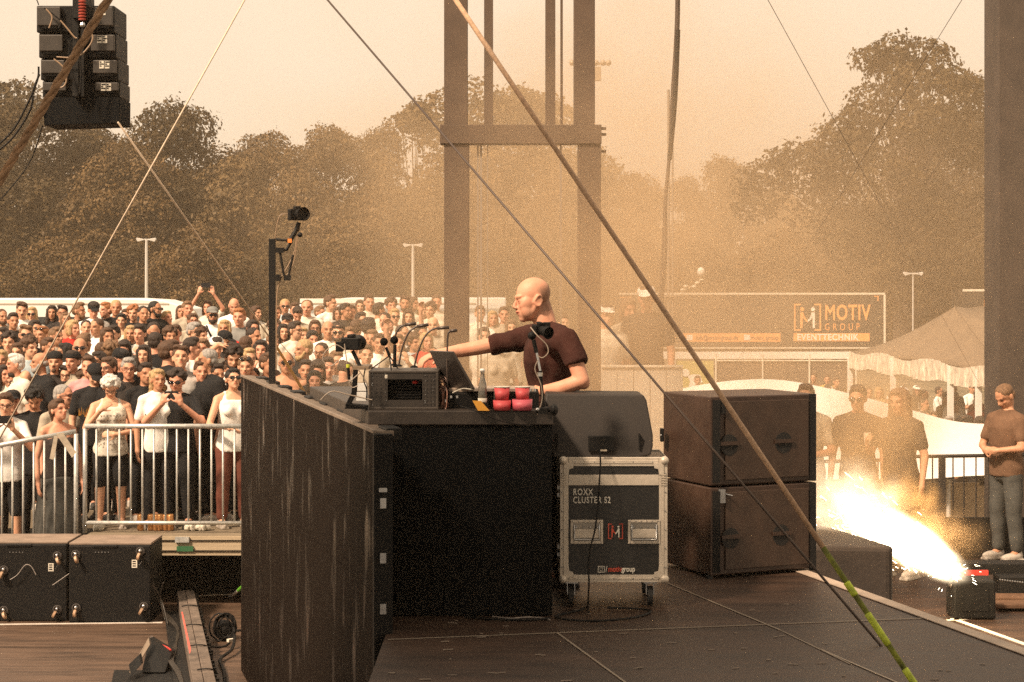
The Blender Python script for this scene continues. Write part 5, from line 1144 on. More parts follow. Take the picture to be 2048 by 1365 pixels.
# subwoofers
FL=Vector((1.16,F/342,0)); FR=Vector((1.83,F/332,0)); BL=Vector((.93,F/325,0)); BR=FR+(BL-FL)
sub_m=mat('brown-black cabinet',(.042,.022,.014),.5,var=.3,vs_=7,bump=.45,bs=200)
for k,(z0_,z1_) in enumerate(((.02,.535),(.545,1.068))):
    t=thing('subwoofer',(FL.x,FL.y,z0_),('lower of the two stacked bass speakers on the riser','upper of the two stacked bass speakers on the riser')[k],'speaker','stacked bass speakers')
    m=MB(); m.prism([(q.x,q.y,z0_) for q in (FL,FR,BR,BL)],(0,0,z1_-z0_)); m.build('cabinet',sub_m,t,bevel=.008)
    u=(FR-FL).normalized(); n=Vector((u.y,-u.x,0)); Lw=(FR-FL).length
    f0=.075*Lw/.66+.03
    m=MB(); c=[FL+u*.10+n*.004,FL+u*(Lw-.06)+n*.004]; m.prism([(c[0].x,c[0].y,z0_+.03),(c[1].x,c[1].y,z0_+.03),(c[1].x,c[1].y,z1_-.03),(c[0].x,c[0].y,z1_-.03)],tuple(n*.006)); m.build('rear_panel',mat('rear panel',(.048,.027,.017),.5,var=.3,vs_=6,bump=.4,bs=180),t,bevel=.003)
    for cxp in ((1452,1568) if k else (1455,1563)):
        uu=((cxp-1024)/337-FL.x)/u.x; c=FL+u*uu+n*.011; cz=P(0,887 if k else 1072,337).z
        q=MB().lathe((c.x,c.y,cz),[(.062,-.002),(.062,.001),(.001,.0015)],28,axis=tuple(n)).build('handle_recess',mat('recess black',(.01,.009,.008),.8),t)
        mm=MB(); cc=c+n*.003; pp=[cc-u*.066,cc+u*.066]; mm.prism([(pp[0].x,pp[0].y,cz-.002),(pp[1].x,pp[1].y,cz-.002),(pp[1].x,pp[1].y,cz+.02),(pp[0].x,pp[0].y,cz+.02)],tuple(n*.006)); mm.build('handle_bar',sub_m,t)
    m=MB()
    for zz in ((z1_-.05,) if k else (z1_-.04,)): 
        c=FL+u*.07+n*.006; m.prism([(c.x-.02,c.y,zz-.05),(c.x+.02,c.y,zz-.05),(c.x+.02,c.y,zz+.03),(c.x-.02,c.y,zz+.03)],tuple(n*.012)); c2=FL+u*.10+n*.012; m.tube([(c2.x,c2.y,zz),(c2.x+.04,c2.y,zz-.01)],.005,6)
    m.build('latch',steel if not k else black,t)
    m=MB(); c=FL+u*.035+n*.004; m.prism([(c.x-.022,c.y,z0_+.02),(c.x+.022,c.y,z0_+.02),(c.x+.022,c.y,z1_-.02),(c.x-.022,c.y,z1_-.02)],tuple(n*.008)); m.build('corner_strip',black,t)
    m=MB(); c=FL+u*(Lw-.03)+n*.004; m.prism([(c.x-.02,c.y,z0_+.0),(c.x+.02,c.y,z0_+.0),(c.x+.02,c.y,z1_),(c.x-.02,c.y,z1_)],tuple(n*.008)); m.build('corner_strip',black,t)
    for q in (FL,FR,BL,BR):
        if not k: MB().lathe((q.x*.98+.02,q.y+(.03 if q in(FL,FR) else -.03),.0),[(.02,.001),(.022,.019),(.001,.0195)],10).build('foot',rubber,t)
# power strip at left rear of the subs
t=thing('junction_box',P(1323,888,330),'small black box clipped to the left side of the upper bass speaker','box'); MB().slab(P(1321,858,328),P(1328,884,328)+Vector((0,.06,0))).build('box',black,t,bevel=.003); MB().ell(P(1322,871,329)-Vector((0,.01,0)),(.006,.006,.006)).build('indicator',steel,t)
# cables on the riser floor
def floorcable(pts,r,lb,mm=blackplastic):
    q=[]; 
    for (x,y) in pts: s=(y-HY)/1.7; v=P(x,y,s); v.z=r+.003; q.append(v)
    o=MB().tube(smooth_path(q,6),r,6).build('cable',mm); tag(o,lb,'cable')
floorcable([(1176,1216),(1160,1224),(1110,1238),(1180,1246),(1262,1240),(1300,1228),(1285,1222),(1215,1219)],.006,'black cable curling on the riser floor in front of the flight case')
floorcable([(930,1238),(990,1243),(1060,1244),(1100,1241)],.007,'black cable lying along the foot of the desk')
floorcable([(985,1236),(1020,1240),(1050,1238),(1085,1239),(1100,1243)],.004,'thin cable tangled at the foot of the desk',mat('grey cable',(.25,.22,.2),.5))
# ------------------------------------------------------------------ the DJ
def blob_cloth(m, vox, amp, fr, name, mt, root, sm=2):
    me = remesh(m, vox, sm); me.name = name
    for v in me.vertices:
        v.co += v.normal*(noise.noise(Vector((v.co.x*fr[0], v.co.y*fr[1], v.co.z*fr[2])))*amp+(abs(noise.noise(Vector((v.co.x*16+v.co.z*7, v.co.y*14, v.co.z*6))))-.25)*amp*-.7)
    me.transform(Matrix.Translation(-root.location)); me.materials.append(mt)
    o = bpy.data.objects.new(name, me); col.objects.link(o); o.parent = root; return o
root = thing('person', (.26,F/349,0), 'bald DJ in dark maroon t-shirt bending over the desk with one arm stretched out', 'person')
dC = lambda x,y,s: P(x,y,s)
HD = headM(P(1064.5,600,350), -76, 9) @ Matrix.Scale(1.07,4)
neck0 = P(1095,655,351); ch = P(1098,690,350)
shL = P(1137,684,360); shR = P(1057,676,341); elL = P(1164,762,362); wrL = P(1080,783,358); elR = P(950,697,342); wrR = P(878,708,343)
def djtorso(m, a, lo):
    R_ = [(P(1108,880,349),.105+a,.16+a),(P(1112,840,349),.118+a,.175+a),(P(1112,800,349),.125+a,.165+a),(P(1106,765,349),.128+a,.155+a),(P(1100,725,350),.135+a,.17+a),(P(1097,695,350),.125+a,.18+a),(P(1098,672,350),.095+a,.155+a),(P(1098,660,350),.065+a*.6,.10+a*.6)]
    R_ = R_[lo:]; m.loft([R_[0]]+R_, 24)
m = MB(); djtorso(m, 0, 0)
m.cap(P(1096,668,350), HD @ Vector((0,.028,-.05)), .064, .056, 14); m.cap(P(1100,655,350), HD @ Vector((0,.05,-.01)), .045, .045, 12)
m.cap(P(1108,685,356), shL, .06, .058, 14); m.cap(P(1085,682,344), shR, .06, .055, 14)
m.cap(shL, elL, .054, .042, 14); m.cap(elL, P(1125,776,361), .043, .042, 14); m.cap(P(1125,776,361), wrL, .042, .029, 12); m.cap(elL, elL+Vector((.01,0,-.015)), .036,.034,10)
m.cap(shR, elR, .052, .043, 14); m.cap(elR, P(920,702,342), .043, .040, 14); m.cap(P(920,702,342), wrR, .040, .028, 12)
hand(m, wrL, P(1030,772,357)-wrL, Vector((0,.25,-1)), .55, 1.0, 1.0, .0092, -1)
hand(m, wrR, P(828,724,345)-wrR, Vector((-.25,0,-1)), .62, 1.05, 1.0, .0095, 1)
for sy,s_ in ((-.09,0),(.10,0)):
    hp_ = Vector((.275,F/349+sy,.92)); k = hp_+Vector((-.03,0,-.45)); a = Vector((.30,F/349+sy*1.2,.09)); m.cap(hp_,k,.088,.062,14); m.cap(k,a,.058,.04,12); m.cap(a,a+Vector((-.12,0,-.05)),.036,.034,8)
# head with finer modelling
r3 = HD.to_3x3()
def E(c, r, n=18, q=12, rot=None): m.ell(HD @ Vector(c), r, (r3 @ rot) if rot is not None else r3, n, q)
E((0,.012,.034),(.0725,.093,.084),24,16); E((0,-.018,-.035),(.060,.072,.078)); E((0,-.062,-.090),(.027,.025,.022)); E((0,-.045,-.058),(.046,.047,.05))
E((0,-.076,.027),(.048,.016,.012)); 
for s in (-1,1): E((s*.034,-.062,-.020),(.024,.022,.024)); E((s*.040,-.044,-.048),(.026,.036,.044)); E((s*.048,-.035,-.01),(.022,.04,.04)); E((s*.031,-.076,.002),(.016,.012,.012)); E((s*.010,-.098,-.030),(.008,.009,.007))
m.cap(HD @ Vector((0,-.084,.014)), HD @ Vector((0,-.105,-.020)), .0085, .0115, 8); m.cap(HD @ Vector((0,-.103,-.024)), HD @ Vector((0,-.092,-.029)), .0105, .010, 8)
E((0,-.092,-.050),(.021,.008,.0040)); E((0,-.088,-.062),(.019,.010,.0048)); [m.cap(HD @ Vector((s*.036,-.04,-.078)), HD @ Vector((s*.058,.005,-.03)), .022,.022,8) for s in (-1,1)]
for s in (-1,1):
    m.tube([HD @ Vector((s*(.076+.012*abs(math.sin(a))*.6), .014+.020*math.cos(a)+(.006 if math.sin(a)>0 else -.004), -.006+.029*math.sin(a))) for a in [i*.5236 for i in range(13)]], .0062, 6)
    E((s*.074,.014,-.006),(.006,.017,.028)); E((s*.078,.006,-.032),(.007,.010,.010))
me = remesh(m, .0055, 6, .5); paint(me, HD, soft=True); me.name = 'body'
# cropped hair shadow round the back of the head is skin with stubble: paint it
Hi = HD.inverted(); cb = me.color_attributes['paint'].data
for i,v in enumerate(me.vertices):
    p = Hi @ v.co
    if p.y > .012 and -.07 < p.z < .075 and abs(p.x) < .09 and p.y < .13:
        k = min(1,(p.y-.012)/.03)*min(1,(.075-p.z)/.03)*.42; c = cb[i].color; cb[i].color = (c[0]*(1-k),c[1]*(1-k*.9),c[2]*(1-k*.9),1)
    if abs(p.y+.100)<.02 and abs(p.z+.0555)<.0035 and abs(p.x)<.018: cb[i].color=(.2,.08,.07,1)
me.transform(Matrix.Translation(-root.location)); me.materials.append(SK['p'])
o = bpy.data.objects.new('body', me); col.objects.link(o); o.parent = root
m = MB(); djtorso(m, .018, 1); m.cap(P(1108,683,356), shL, .070, .066, 14); m.cap(P(1085,680,344), shR, .070, .066, 14)
m.cone(shL, shL.lerp(elL,.58), .066, .066, 16); m.ell(shL,.066); m.cone(shR, shR.lerp(elR,.72), .066, .060, 16); m.ell(shR,.066)
m.cap(P(1080,664,346),P(1115,664,354),.05,.05,12); m.cap(P(1099,659,350),shL+Vector((.0,0,.012)),.058,.062,12); m.cap(P(1096,661,349),shR+Vector((0,0,.01)),.055,.06,12); m.cone(P(1096,668,350),P(1093,651,350),.098,.066,20)
shirtm = mat('maroon cotton', (.045,.018,.014), .9, var=.35, vs_=6, bump=.3, bs=30, spec=.12)
blob_cloth(m, .0095, .022, (9,9,3.2), 'shirt', shirtm, root, 2)
m = MB()
for sy in (-.09,.10):
    hp_ = Vector((.275,F/349+sy,.90)); k = hp_+Vector((-.03,0,-.43)); a = Vector((.30,F/349+sy*1.2,.06)); m.cap(hp_,k,.102,.080,14); m.cap(k,a,.078,.06,12)
blob_cloth(m, .014, .010, (7,7,7), 'trousers', TM['black'], root)
m = MB()
for sy in (-.1,.12): c = Vector((.25,F/349+sy,.045)); m.ell(c,(.14,.05,.045)); m.box(c+Vector((0,0,-.03)),(.27,.09,.025))
blob_cloth(m, .012, .0, (1,1,1), 'shoes', shoe_b, root)

# ------------------------------------------------------------------ hung speaker cluster, top left
t = thing('hanging_speakers', P(155,130,230), 'black cluster of stacked loudspeakers hanging at top left', 'speaker')
s=230.0
for i,(x0_,x1_,ya,yb) in enumerate(((73,229,11,66),(76,231,66,116),(78,234,116,160),(80,236,160,194))):
    a=P(x0_,ya+.7,s); b=P(x1_,yb-.7,s)
    MB().slab((a.x,a.y+.03*i,b.z),(b.x,a.y+.55,a.z)).build('cabinet',blackplastic,t,bevel=.01)
    for (u0,u1) in ((x0_+3,x0_+50),(x1_-49,x1_-2)):
        m=MB(); q0=P(u0,ya+4,s); q1=P(u1,yb-13,s); y_=a.y+.03*i
        m.prism([(q0.x,y_,q0.z),(q1.x,y_,q0.z),(q1.x,y_,q1.z),(q0.x,y_,q1.z)],(0,-.045,0)); pod_=m.build('rear_pod',mat('pod',(.035,.029,.024),.5,var=.2,bump=.2,bs=120),t,bevel=.008)
        m=MB(); q2=P(u0+8,yb-13,s); q3=P(u1-8,yb-8,s); m.slab((q2.x,y_-.03,q3.z),(q3.x,y_,q2.z)); m.build('handle',black,pod_,bevel=.003)
    m=MB(); c0=P(x1_-36,ya+6+0*i,s); yb2=a.y+.03*i-.048
    for k in range(2): m.slab((c0.x+.048*k,yb2-.001,c0.z-.066),(c0.x+.048*k+.040,yb2+.002,c0.z))
    pl_=m.build('plate',TM['cream'],t)
    m=MB()
    for k in range(2):
        for j in range(3): m.slab((c0.x+.048*k+.003,yb2-.003,c0.z-.015-.017*j),(c0.x+.048*k+.037*(.5+.5*((i+j+k)%2)),yb2-.001,c0.z-.005-.017*j))
    m.build('plate_print',black,pl_)
a=P(83,194,s); b=P(238,251,s); q=MB(); q.prism([(a.x,a.y+.05,a.z),(P(237,0,s).x,a.y+.05,a.z),(b.x,a.y+.02,b.z+.02),(P(87,0,s).x,a.y+.02,b.z)],(0,.5,0)); q.build('bottom_cabinet',blackcloth,t,bevel=.008)
m=MB(); m.slab((P(148,0,s).x,a.y-.06,P(0,195,s).z),(P(160,0,s).x,a.y+.05,P(0,-600,s).z)); m.slab((P(163,0,s).x,a.y-.04,P(0,195,s).z),(P(170,0,s).x,a.y+.05,P(0,-600,s).z)); m.slab((P(150,0,s).x,a.y-.1,P(0,40,s).z),(P(187,0,s).x,a.y+.04,P(0,-600,s).z)); m.build('rigging_bar',black,t,bevel=.004)
m=MB()
for k in range(7): m.lathe(P(172,8+6*k,s)+Vector((0,-.15,0)),[(.012,-.012),(.032,-.006),(.034,.004),(.014,.012)],12)
m.build('hook_spring',mat('red sleeve',(.35,.06,.04),.5,var=.3),t); MB().lathe(P(173,55,s)+Vector((0,-.15,0)),[(.001,-.02),(.022,-.016),(.026,0),(.018,.02),(.001,.022)],12).build('hook',steel,t)
tanc=mat('tan cable',(.28,.19,.12),.5)
cl=[((94,20),(115,35),(127,48),(122,60)),((98,22),(110,38),(104,60)),((127,45),(140,60),(155,78),(160,80)),((185,62),(192,80),(182,100),(160,118),(120,118)),((115,122),(135,140),(140,165),(132,178),(115,178)),((146,100),(150,140),(160,180)),((165,100),(170,150),(168,190))]
for i,pts in enumerate(cl): MB().tube(smooth_path([P(x,y,s)-Vector((0,.10+.01*i,0)) for x,y in pts],6),.007 if i<5 else .010,6).build('cable',tanc if i in(1,2,3,4) else blackplastic,t)
for i,(pts,lb) in enumerate((([(80,135),(78,160),(60,205),(30,260),(-10,300)],'black cable dropping from the hanging speakers to the left edge, upper one'),([(82,150),(70,180),(64,220),(30,275),(-10,310)],'black cable dropping from the hanging speakers to the left edge, lower one'),([(60,-15),(75,0),(80,12)],'short cable entering the hanging speakers from above'),([(88,252),(60,330),(0,405)],'thin line running down left from below the hanging speakers'))):
    o=MB().tube(smooth_path([P(x,y,s)-Vector((0,.05,0)) for x,y in pts],6),.009 if i<2 else .005,6).build('cable',blackplastic); tag(o,lb,'cable')

# ------------------------------------------------------------------ guy ropes
def rope(x0,y0,s0,x1,y1,s1,r,mm,lb,name='rope',twist=False,cat='rope'):
    a=P(x0,y0,s0); b=P(x1,y1,s1)
    if y0<0: a=a+(a-b)*(.30 if not twist else .4)
    if not twist: o=MB().tube([a,b],r,8).build(name,mm,smooth=True)
    else:
        d=(b-a); L=d.length; d.normalize(); u=d.cross(Vector((0,0,1))).normalized(); v=d.cross(u); m=MB(); n=int(L/(r*2.2))
        for k in range(3):
            pts=[]
            for i in range(n+1):
                g=i*1.0+k*2.094; pts.append(a.lerp(b,i/n)+(u*math.cos(g)+v*math.sin(g))*r*.5)
            m.tube(pts,r*.56,6)
        o=m.build(name,mm,smooth=True)
    return tag(o,lb,cat)
ropem=mat('worn hemp rope',(.42,.27,.17),.8,var=.4,vs_=60,bump=.4,bs=200); wire=mat('steel wire rope',(.22,.15,.10),.45,metal=.5,var=.3,vs_=80); palew=mat('pale guy line',(.62,.50,.38),.6,var=.2,vs_=20); wired=mat('dark wire rope',(.07,.05,.04),.5,metal=.3)
rope(236,-35,900,-40,428,860,.0105,ropem,'thick twisted rope crossing the top left corner in front of the hanging speakers',twist=True)
rope(495,-10,300,-30,930,300,.0056,palew,'thin wire running down left across trees and crowd to the left edge',name='guy_wire')
rope(236,245,232,541,678,200,.0078,palew,'thin wire running down right from the corner of the hanging speakers',name='guy_wire')
o=MB().prism([P(539,676,200),P(545,676,200),P(621,800,196),P(614,800,196)],(0,.01,0)).build('strap',mat('yellow webbing',(.50,.27,.07),.7)); tag(o,'yellow webbing strap ending the thin wire beside the camera post','strap')
rope(476,588,205,600,732,205,.0028,wired,'very thin dark line beside the camera post',name='guy_wire')
rope(648,-8,300,1852,1397,430,.0066,wired,'dark wire running from top centre across the stacked bass speakers',name='guy_wire')
rope(1533,-5,240,1957,765,120,.0028,wired,'thin dark wire at top right running down to the brown tent',name='guy_wire')
rope(1927,-5,240,1440,777,120,.0026,wired,'thin dark wire slanting down left across the wide-branched tree',name='guy_wire')
t=thing('ratchet_rope',P(1640,1080,470),'thick tan guy rope crossing in front of the bass speakers with a green lower end','rope')
A=P(903,-12,430); B=P(1858,1411,490); A0=A+(A-B)*.45
def seg(f0,f1,r,mm,name): MB().tube([A.lerp(B,f0+(f1-f0)*k/6) for k in range(7)],r,10).build(name,mm,t,smooth=True)
seg(0,.80,.0115,mat('tan strap rope',(.46,.30,.19),.7,var=.3,vs_=50,bump=.3,bs=150),'rope')
MB().tube([A0,A],.0115,10).build('rope',MAT['tan strap rope'],t,smooth=True)
seg(.80,1,.0118,mat('mossy rope end',(.16,.15,.05),.8,var=.9,vs_=9,two=(.30,.34,.03)),'lower_end')
gy_=mat('acid green sleeve',(.45,.55,.04),.6,var=.4,vs_=30)
for f0,f1 in ((.845,.862),(.885,.925),(.955,1.0)): seg(f0,f1,.0145,gy_,'sleeve')
# bundle of black cables hanging from above
t=thing('cable_bundle',P(1335,400,170),'bundle of black cables hanging from above right of the mast','cable')
for k,dx in enumerate((-3,0,3)):
    MB().tube(smooth_path([P(1360+dx,-500,170),P(1356+dx,-40,170),P(1353+dx,80,170),P(1345+dx*.8,200,170),P(1340+dx*.5,300,170),P(1331+dx*.7,400,170),P(1329+dx*1.3,500,170),P(1322+dx*1.2,600,170),P(1318+dx*.8,720,170),P(1316+dx*.5,800,170)],6),.019 if k==1 else .012,7).build('cable',wired,t,smooth=True)
MB().tube(smooth_path([P(1356,60,171),P(1350,200,171),P(1339,320,171)],4),.028,8).build('wrapping',black,t)

# ------------------------------------------------------------------ low speakers on the left floor
for i,(x0_,x1_,sg,lb) in enumerate(((-34,135,214.5,'low black bass speaker on castors-back at the left edge of the lower floor'),(137,302,215.5,'low black bass speaker next to the railing base, right-hand one'))):
    zt=-.68; dF=F/sg; X0=(x0_-1024)/sg; X1=(x1_-1024)/sg
    t=thing('bass_speaker',(X0,dF,-1.4),lb,'speaker','low bass speakers in front of the deck')
    MB().slab((X0+.003,dF,-1.398),(X1-.003,dF+.62,zt)).build('cabinet',blackplastic,t,bevel=.012)
    MB().slab((X0+.003,dF+.02,zt+.0015),(X1-.003,dF+.62,zt+.02)).build('top_board',mat('pale top board',(.24,.18,.14),.7,var=.25,vs_=5),t,bevel=.003)  # top board lighter than the black cabinet below
    MB().slab((X0+.22,dF-.01,zt-.03),(X0+.46,dF+.02,zt+.006)).build('handle_bump',blackplastic,t,bevel=.012)
    wl=mat('tan castor',(.42,.27,.17),.5,var=.2)
    pts=((8,1140),(115,1112),(8,1221),(115,1219)) if i==0 else ((152,1109),(281,1103),(153,1216),(288,1213))
    for (cx_,cy_) in pts:
        c=P(cx_,cy_,sg); c.y=dF
        cp_=MB().lathe(c,[(.042,-.001),(.042,.012),(.034,.014),(.030,.004),(.001,.003)],22,axis=(0,-1,0)).build('castor_plate',mat('dark ring',(.10,.09,.085),.3,metal=.6),t,smooth=False)
        an=rnd.uniform(-.7,.5); dv=Vector((math.sin(an),0,-math.cos(an)))
        MB().lathe(c+dv*.045+Vector((0,-.05,0))-dv.cross(Vector((0,1,0)))*.012,[(.001,0),(.034,.001),(.034,.023),(.001,.024)],18,axis=tuple(dv.cross(Vector((0,1,0))))).build('castor_wheel',wl,cp_)
        MB().ell(c+Vector((0,-.02,.006)),(.018,.02,.018),None,10,8).build('castor_fork',steel,cp_,smooth=True)
    lx,ly=(102,1135) if i==0 else (269,1128)
    c=P(lx,ly,sg); MB().slab((c.x-.025,dF-.003,c.z-.037),(c.x+.025,dF-.0005,c.z+.037)).build('plate',TM['cream'],t)
    m=MB()
    for k in range(3): m.slab((c.x-.018,dF-.005,c.z-.024+.021*k),(c.x+.012,dF-.003,c.z-.014+.021*k))
    m.build('plate_print',black,t)
    m=MB()
    for k in range(5): m.ell((X0+.25+.03*k,dF-.002,P(0,1105,sg).z),(.006,.003,.005),None,6,4)
    for k in range(3): m.ell((c.x+.045+.01*k,dF-.002,c.z-.01+.015*k),(.005,.003,.005),None,6,4)
    m.build('screws',steel,t)
for pts,lb in (([(20,1160),(35,1150),(50,1131),(62,1133),(72,1150)],'thin cable looped over the face of the left low speaker'),([(105,1171),(135,1150),(155,1136),(162,1130)],'thin cable hanging across the face of the right low speaker')):
    o=MB().tube(smooth_path([P(x,y,215) for x,y in pts],6),.004,6).build('cable',mat('grey cable',(.25,.22,.2),.5)); tag(o,lb,'cable')
# long beam with cables on the lower floor
def FP(x,y,h=0.0): s=(y-HY)/(3.1-h); v=P(x,y,s); v.z=-1.4+h; return v
t=thing('cable_ramp',FP(390,1280),'long worn plank ramp with cables tied along it on the lower floor','ramp')
pk=mat('worn plank',(.13,.10,.08),.7,var=.5,vs_=8,bump=.5,bs=40)
def quad(pts,h0,h1,name,mm,bev=.004):
    q=[FP(x,y,h1) for x,y in pts]; m=MB(); m.prism([(v.x,v.y,-1.4+h1) for v in q],(0,0,-(h1-h0))); return m.build(name,mm,t,bevel=bev)
quad([(354,1183),(370,1181),(415,1400),(393,1400)],.003,.16,'plank',pk); quad([(371,1181),(388,1182),(441,1400),(417,1400)],.003,.17,'plank',pk)
quad([(329,1222),(358,1222),(396,1400),(352,1400)],.002,.05,'base_plate',black)
quad([(362,1224),(366,1224),(383,1300),(379,1311)],.05,.1605,'red_strip',mat('red fabric strip',(.62,.12,.09),.6))
for k in range(30):
    y=1190+k*7.0; x=389+k*1.7; v=FP(x,y,.15); MB().box(v+Vector((rnd.uniform(0,.02),0,-.02)),(.035,.03,.05),rnd.random()).build('hook',black,t)
for (x,y) in ((366,1213),(374,1251),(383,1292),(397,1340)):
    m=MB(); m.tube(smooth_path([FP(x-2,y,.17),FP(x+12,y-2,.185),FP(x+30,y,.17),FP(x+38,y+8,.10)],5),.006,6); m.build('cable_tie',blackplastic,t)
m=MB()
for k in range(5): m.tube(smooth_path([FP(328+k,1225,.06),FP(337+k*2,1240,.09),FP(352+k,1256,.06),FP(357-k,1275,.05),FP(344+k*2,1300,.06),FP(338+k*2,1322,.08),FP(352+k*2,1345,.06),FP(372,1390,.05)],6),.008,6)
m.tube(smooth_path([FP(336,1250,.05),FP(323,1200,.25),FP(310,1176,.4),FP(306,1168,.46),FP(310,1185,.3),FP(320,1210,.15)],6),.006,6); m.tube(smooth_path([FP(330,1240,.06),FP(321,1200,.2),FP(324,1172,.4),FP(327,1166,.44)],6),.005,6)
m.build('cables',[mat('mixed black cables',(.03,.025,.02),.4,var=.5,vs_=50)],t,smooth=True)
t=thing('cable_coil',FP(452,1290),'coiled black cable bundle lying between the plank ramp and the screen wall','cable')
m=MB()
for k in range(7): 
    cx_=443+rnd.uniform(-6,24); r=rnd.uniform(.07,.11); c=FP(cx_,1284,0); m.tube([c+Vector((r*.9*math.cos(a),rnd.uniform(-.02,.02),.13+r*1.15*math.sin(a))) for a in [i*.42 for i in range(16)]],.008,6)
m.ell(FP(446,1282)+Vector((0,.05,.09)),(.10,.08,.09),None,12,8); m.build('coil',blackplastic,t,smooth=True)
m=MB(); m.tube(smooth_path([FP(470,1275,.1),FP(463,1300,.05),FP(440,1320,.03),FP(448,1345,.02),FP(452,1400,.02)],6),.014,7); m.tube(smooth_path([FP(478,1262,.06),FP(462,1262,.05),FP(490,1261,.04)],3),.011,6); m.tube(smooth_path([FP(415,1292,.08),FP(435,1295,.04),FP(455,1290,.05),FP(470,1270,.1)],6),.010,6); m.build('tail',blackplastic,t,smooth=True)
c=FP(461,1281,.08); MB().box(c,(.06,.03,.025),.8).build('tag',TM['cream'],t)
# black effect light in a cradle
t=thing('floor_light',FP(300,1360),'black box-shaped floor light tilted in its cradle at bottom left','lamp')
def q3(pts,vec,name,mm,bev=.004): m=MB(); m.prism([P(x,y,s) for x,y,s in pts],vec); return m.build(name,mm,t,bevel=bev)
q3([(298,1277,243),(344,1304,244),(330,1345,250),(283,1345,250)],(0,.2,-.02),'housing',black)
q3([(298,1274,240),(344,1302,242),(341,1297,236),(303,1271,236)],(0,.02,-.02),'rim',mat('dusty edge',(.16,.12,.10),.6,var=.3),.002)
q3([(297,1276,245),(300,1290,246),(264,1350,252),(258,1345,252)],(0,.05,0),'front_edge',mat('pale edge',(.30,.23,.17),.5),.002)
q3([(278,1310,250),(282,1330,252),(262,1352,254),(257,1330,252)],(0,.10,0),'flap',black,.003)
MB().tube([P(318,1288,242),P(335,1296,243),P(342,1301,244)],.008,6).build('red_wire',red,t)
q=[FP(228,1340,.02),FP(400,1342,.02),FP(420,1420,.02),FP(212,1420,.02)]; m=MB(); m.prism(q,(0,0,-.015)); m.build('base',black,t,bevel=.004)
# bits under the screen wall
o=MB().tube([FP(460,1194,.02),FP(477,1181,.14)],.016,8).build('pole',white); tag(o,'short white pole leaning behind the end of the screen wall','pole')
o=MB().tube([FP(477,1181,.14),FP(486,1173,.2)],.018,8).build('tape_roll',mat('green plastic',(.12,.4,.03),.5)); tag(o,'bright green handle tip at the end of the white pole','handle')
# ------------------------------------------------------------------ background vehicles, lamps, tents
def coach(x0,x1,ytop,s,label,bodym,slope):
    d=F/s; X0=(x0-1024)/s; X1=(x1-1024)/s; zt=EYE-(ytop-HY)/s
    t=thing('coach',(X0,d,-2.2),label,'coach','white coaches parked behind the crowd')
    zs=-2.2
    if slope<0: pr=[(X0,zs+.35),(X1,zs+.35),(X1,zt-1.0),(X1-.25,zt-.35),(X1-1.2,zt-.06),(X1-2.2,zt),(X0,zt)]
    else: pr=[(X0,zs+.35),(X1,zs+.35),(X1,zt),(X0+2.2,zt),(X0+.8,zt-.15),(X0+.15,zt-.4),(X0,zt-1.0)]
    MB().prism([(x,d,z) for x,z in pr],(0,2.5,0)).build('body',bodym,t,bevel=.05)
    MB().slab((X0+1,d-.012,zt-.22),(X1-1,d-.002,zt-.17)).build('roof_gutter',mat('gutter',(.35,.3,.24),.6),t)
    n=7; w=(X1-X0-2.4)/n
    for i in range(n): MB().slab((X0+1.2+i*w+.06,d-.015,zt-1.45),(X0+1.2+(i+1)*w-.06,d-.003,zt-.62)).build('window',mat('coach window',(.03,.035,.04),.1),t)
    for xw in (X0+2.2,X1-2.4): MB().lathe((xw,d-.05,zs+.5),[(.001,0),(.48,.001),(.5,.03),(.5,.25),(.001,.26)],20,axis=(0,1,0)).build('wheel',rubber,t)
coach(-190,398,597,60,'long white coach with rounded tail behind the left part of the crowd',mat('coach white',(.75,.74,.71),.4,var=.05),-1)
coach(563,1012,596,60,'white coach with pale blue side behind the crowd, partly hidden by the mast',mat('coach pale',(.66,.70,.72),.4,var=.05),1)
o=MB().slab(P(600,597.5,60.2)-Vector((0,.02,0)),P(1005,606.5,60.2)+Vector((0,.0,0))).build('cover',white); tag(o,'white roof fairing strip along the top of the pale blue coach','panel')
# long black semi-trailer with lettering
s=42.0; d=F/s; X0=(1238-1024)/s; X1=(1770-1024)/s; zt=P(0,587,s).z; zb=P(0,697,s).z
t=thing('semi_trailer',(X0,d,-2.2),'long black semi-trailer with orange and white lettering in the haze','trailer')
MB().slab((X0,d,zb),(X1,d+2.5,zt)).build('box_body',mat('trailer black',(.02,.017,.015),.5,var=.1),t,bevel=.02)
m=MB(); k=.07
m.slab((X0,d-.03,zt-k),(X1,d-.005,zt+k*.4)); m.slab((X1-k,d-.03,zb),(X1+k*.4,d-.005,zt-k)); m.slab((X0,d-.03,zb-.02),(X1,d-.005,zb+.05)); m.build('frame',TM['cream'],t)
MB().slab((X0+5.6*0,d-.05,zb-.5),(X1-.3,d+.0,zb-.16)).build('side_guard',white,t)
for xw in (X0+1.2,X1-4.6,X1-3.3,X1-2.0): MB().lathe((xw,d-.02,-1.7),[(.001,0),(.48,.001),(.5,.03),(.5,.3),(.001,.31)],20,axis=(0,1,0)).build('wheel',rubber,t)
orr=mat('pale orange print',(.85,.36,.12),.6); wh=mat('white print',(.8,.78,.74),.6)
yy=d-.012
def TT(body,x,y,h,mm,sq=1,bold=.0,sp=1.0,al_='LEFT'): return text(body,'lettering',mm,t,face_frame((P(x,0,s).x,yy-.006,P(0,y,s).z),(1,0,0),(0,0,1)),h,.01,al_,sq,bold,sp)
TT('MOTIV',1649,627,43/s,orr,sq=.66,bold=.02,sp=1.08); TT('GROUP',1649,655,20/s,orr,sq=.72,bold=.0,sp=1.75)
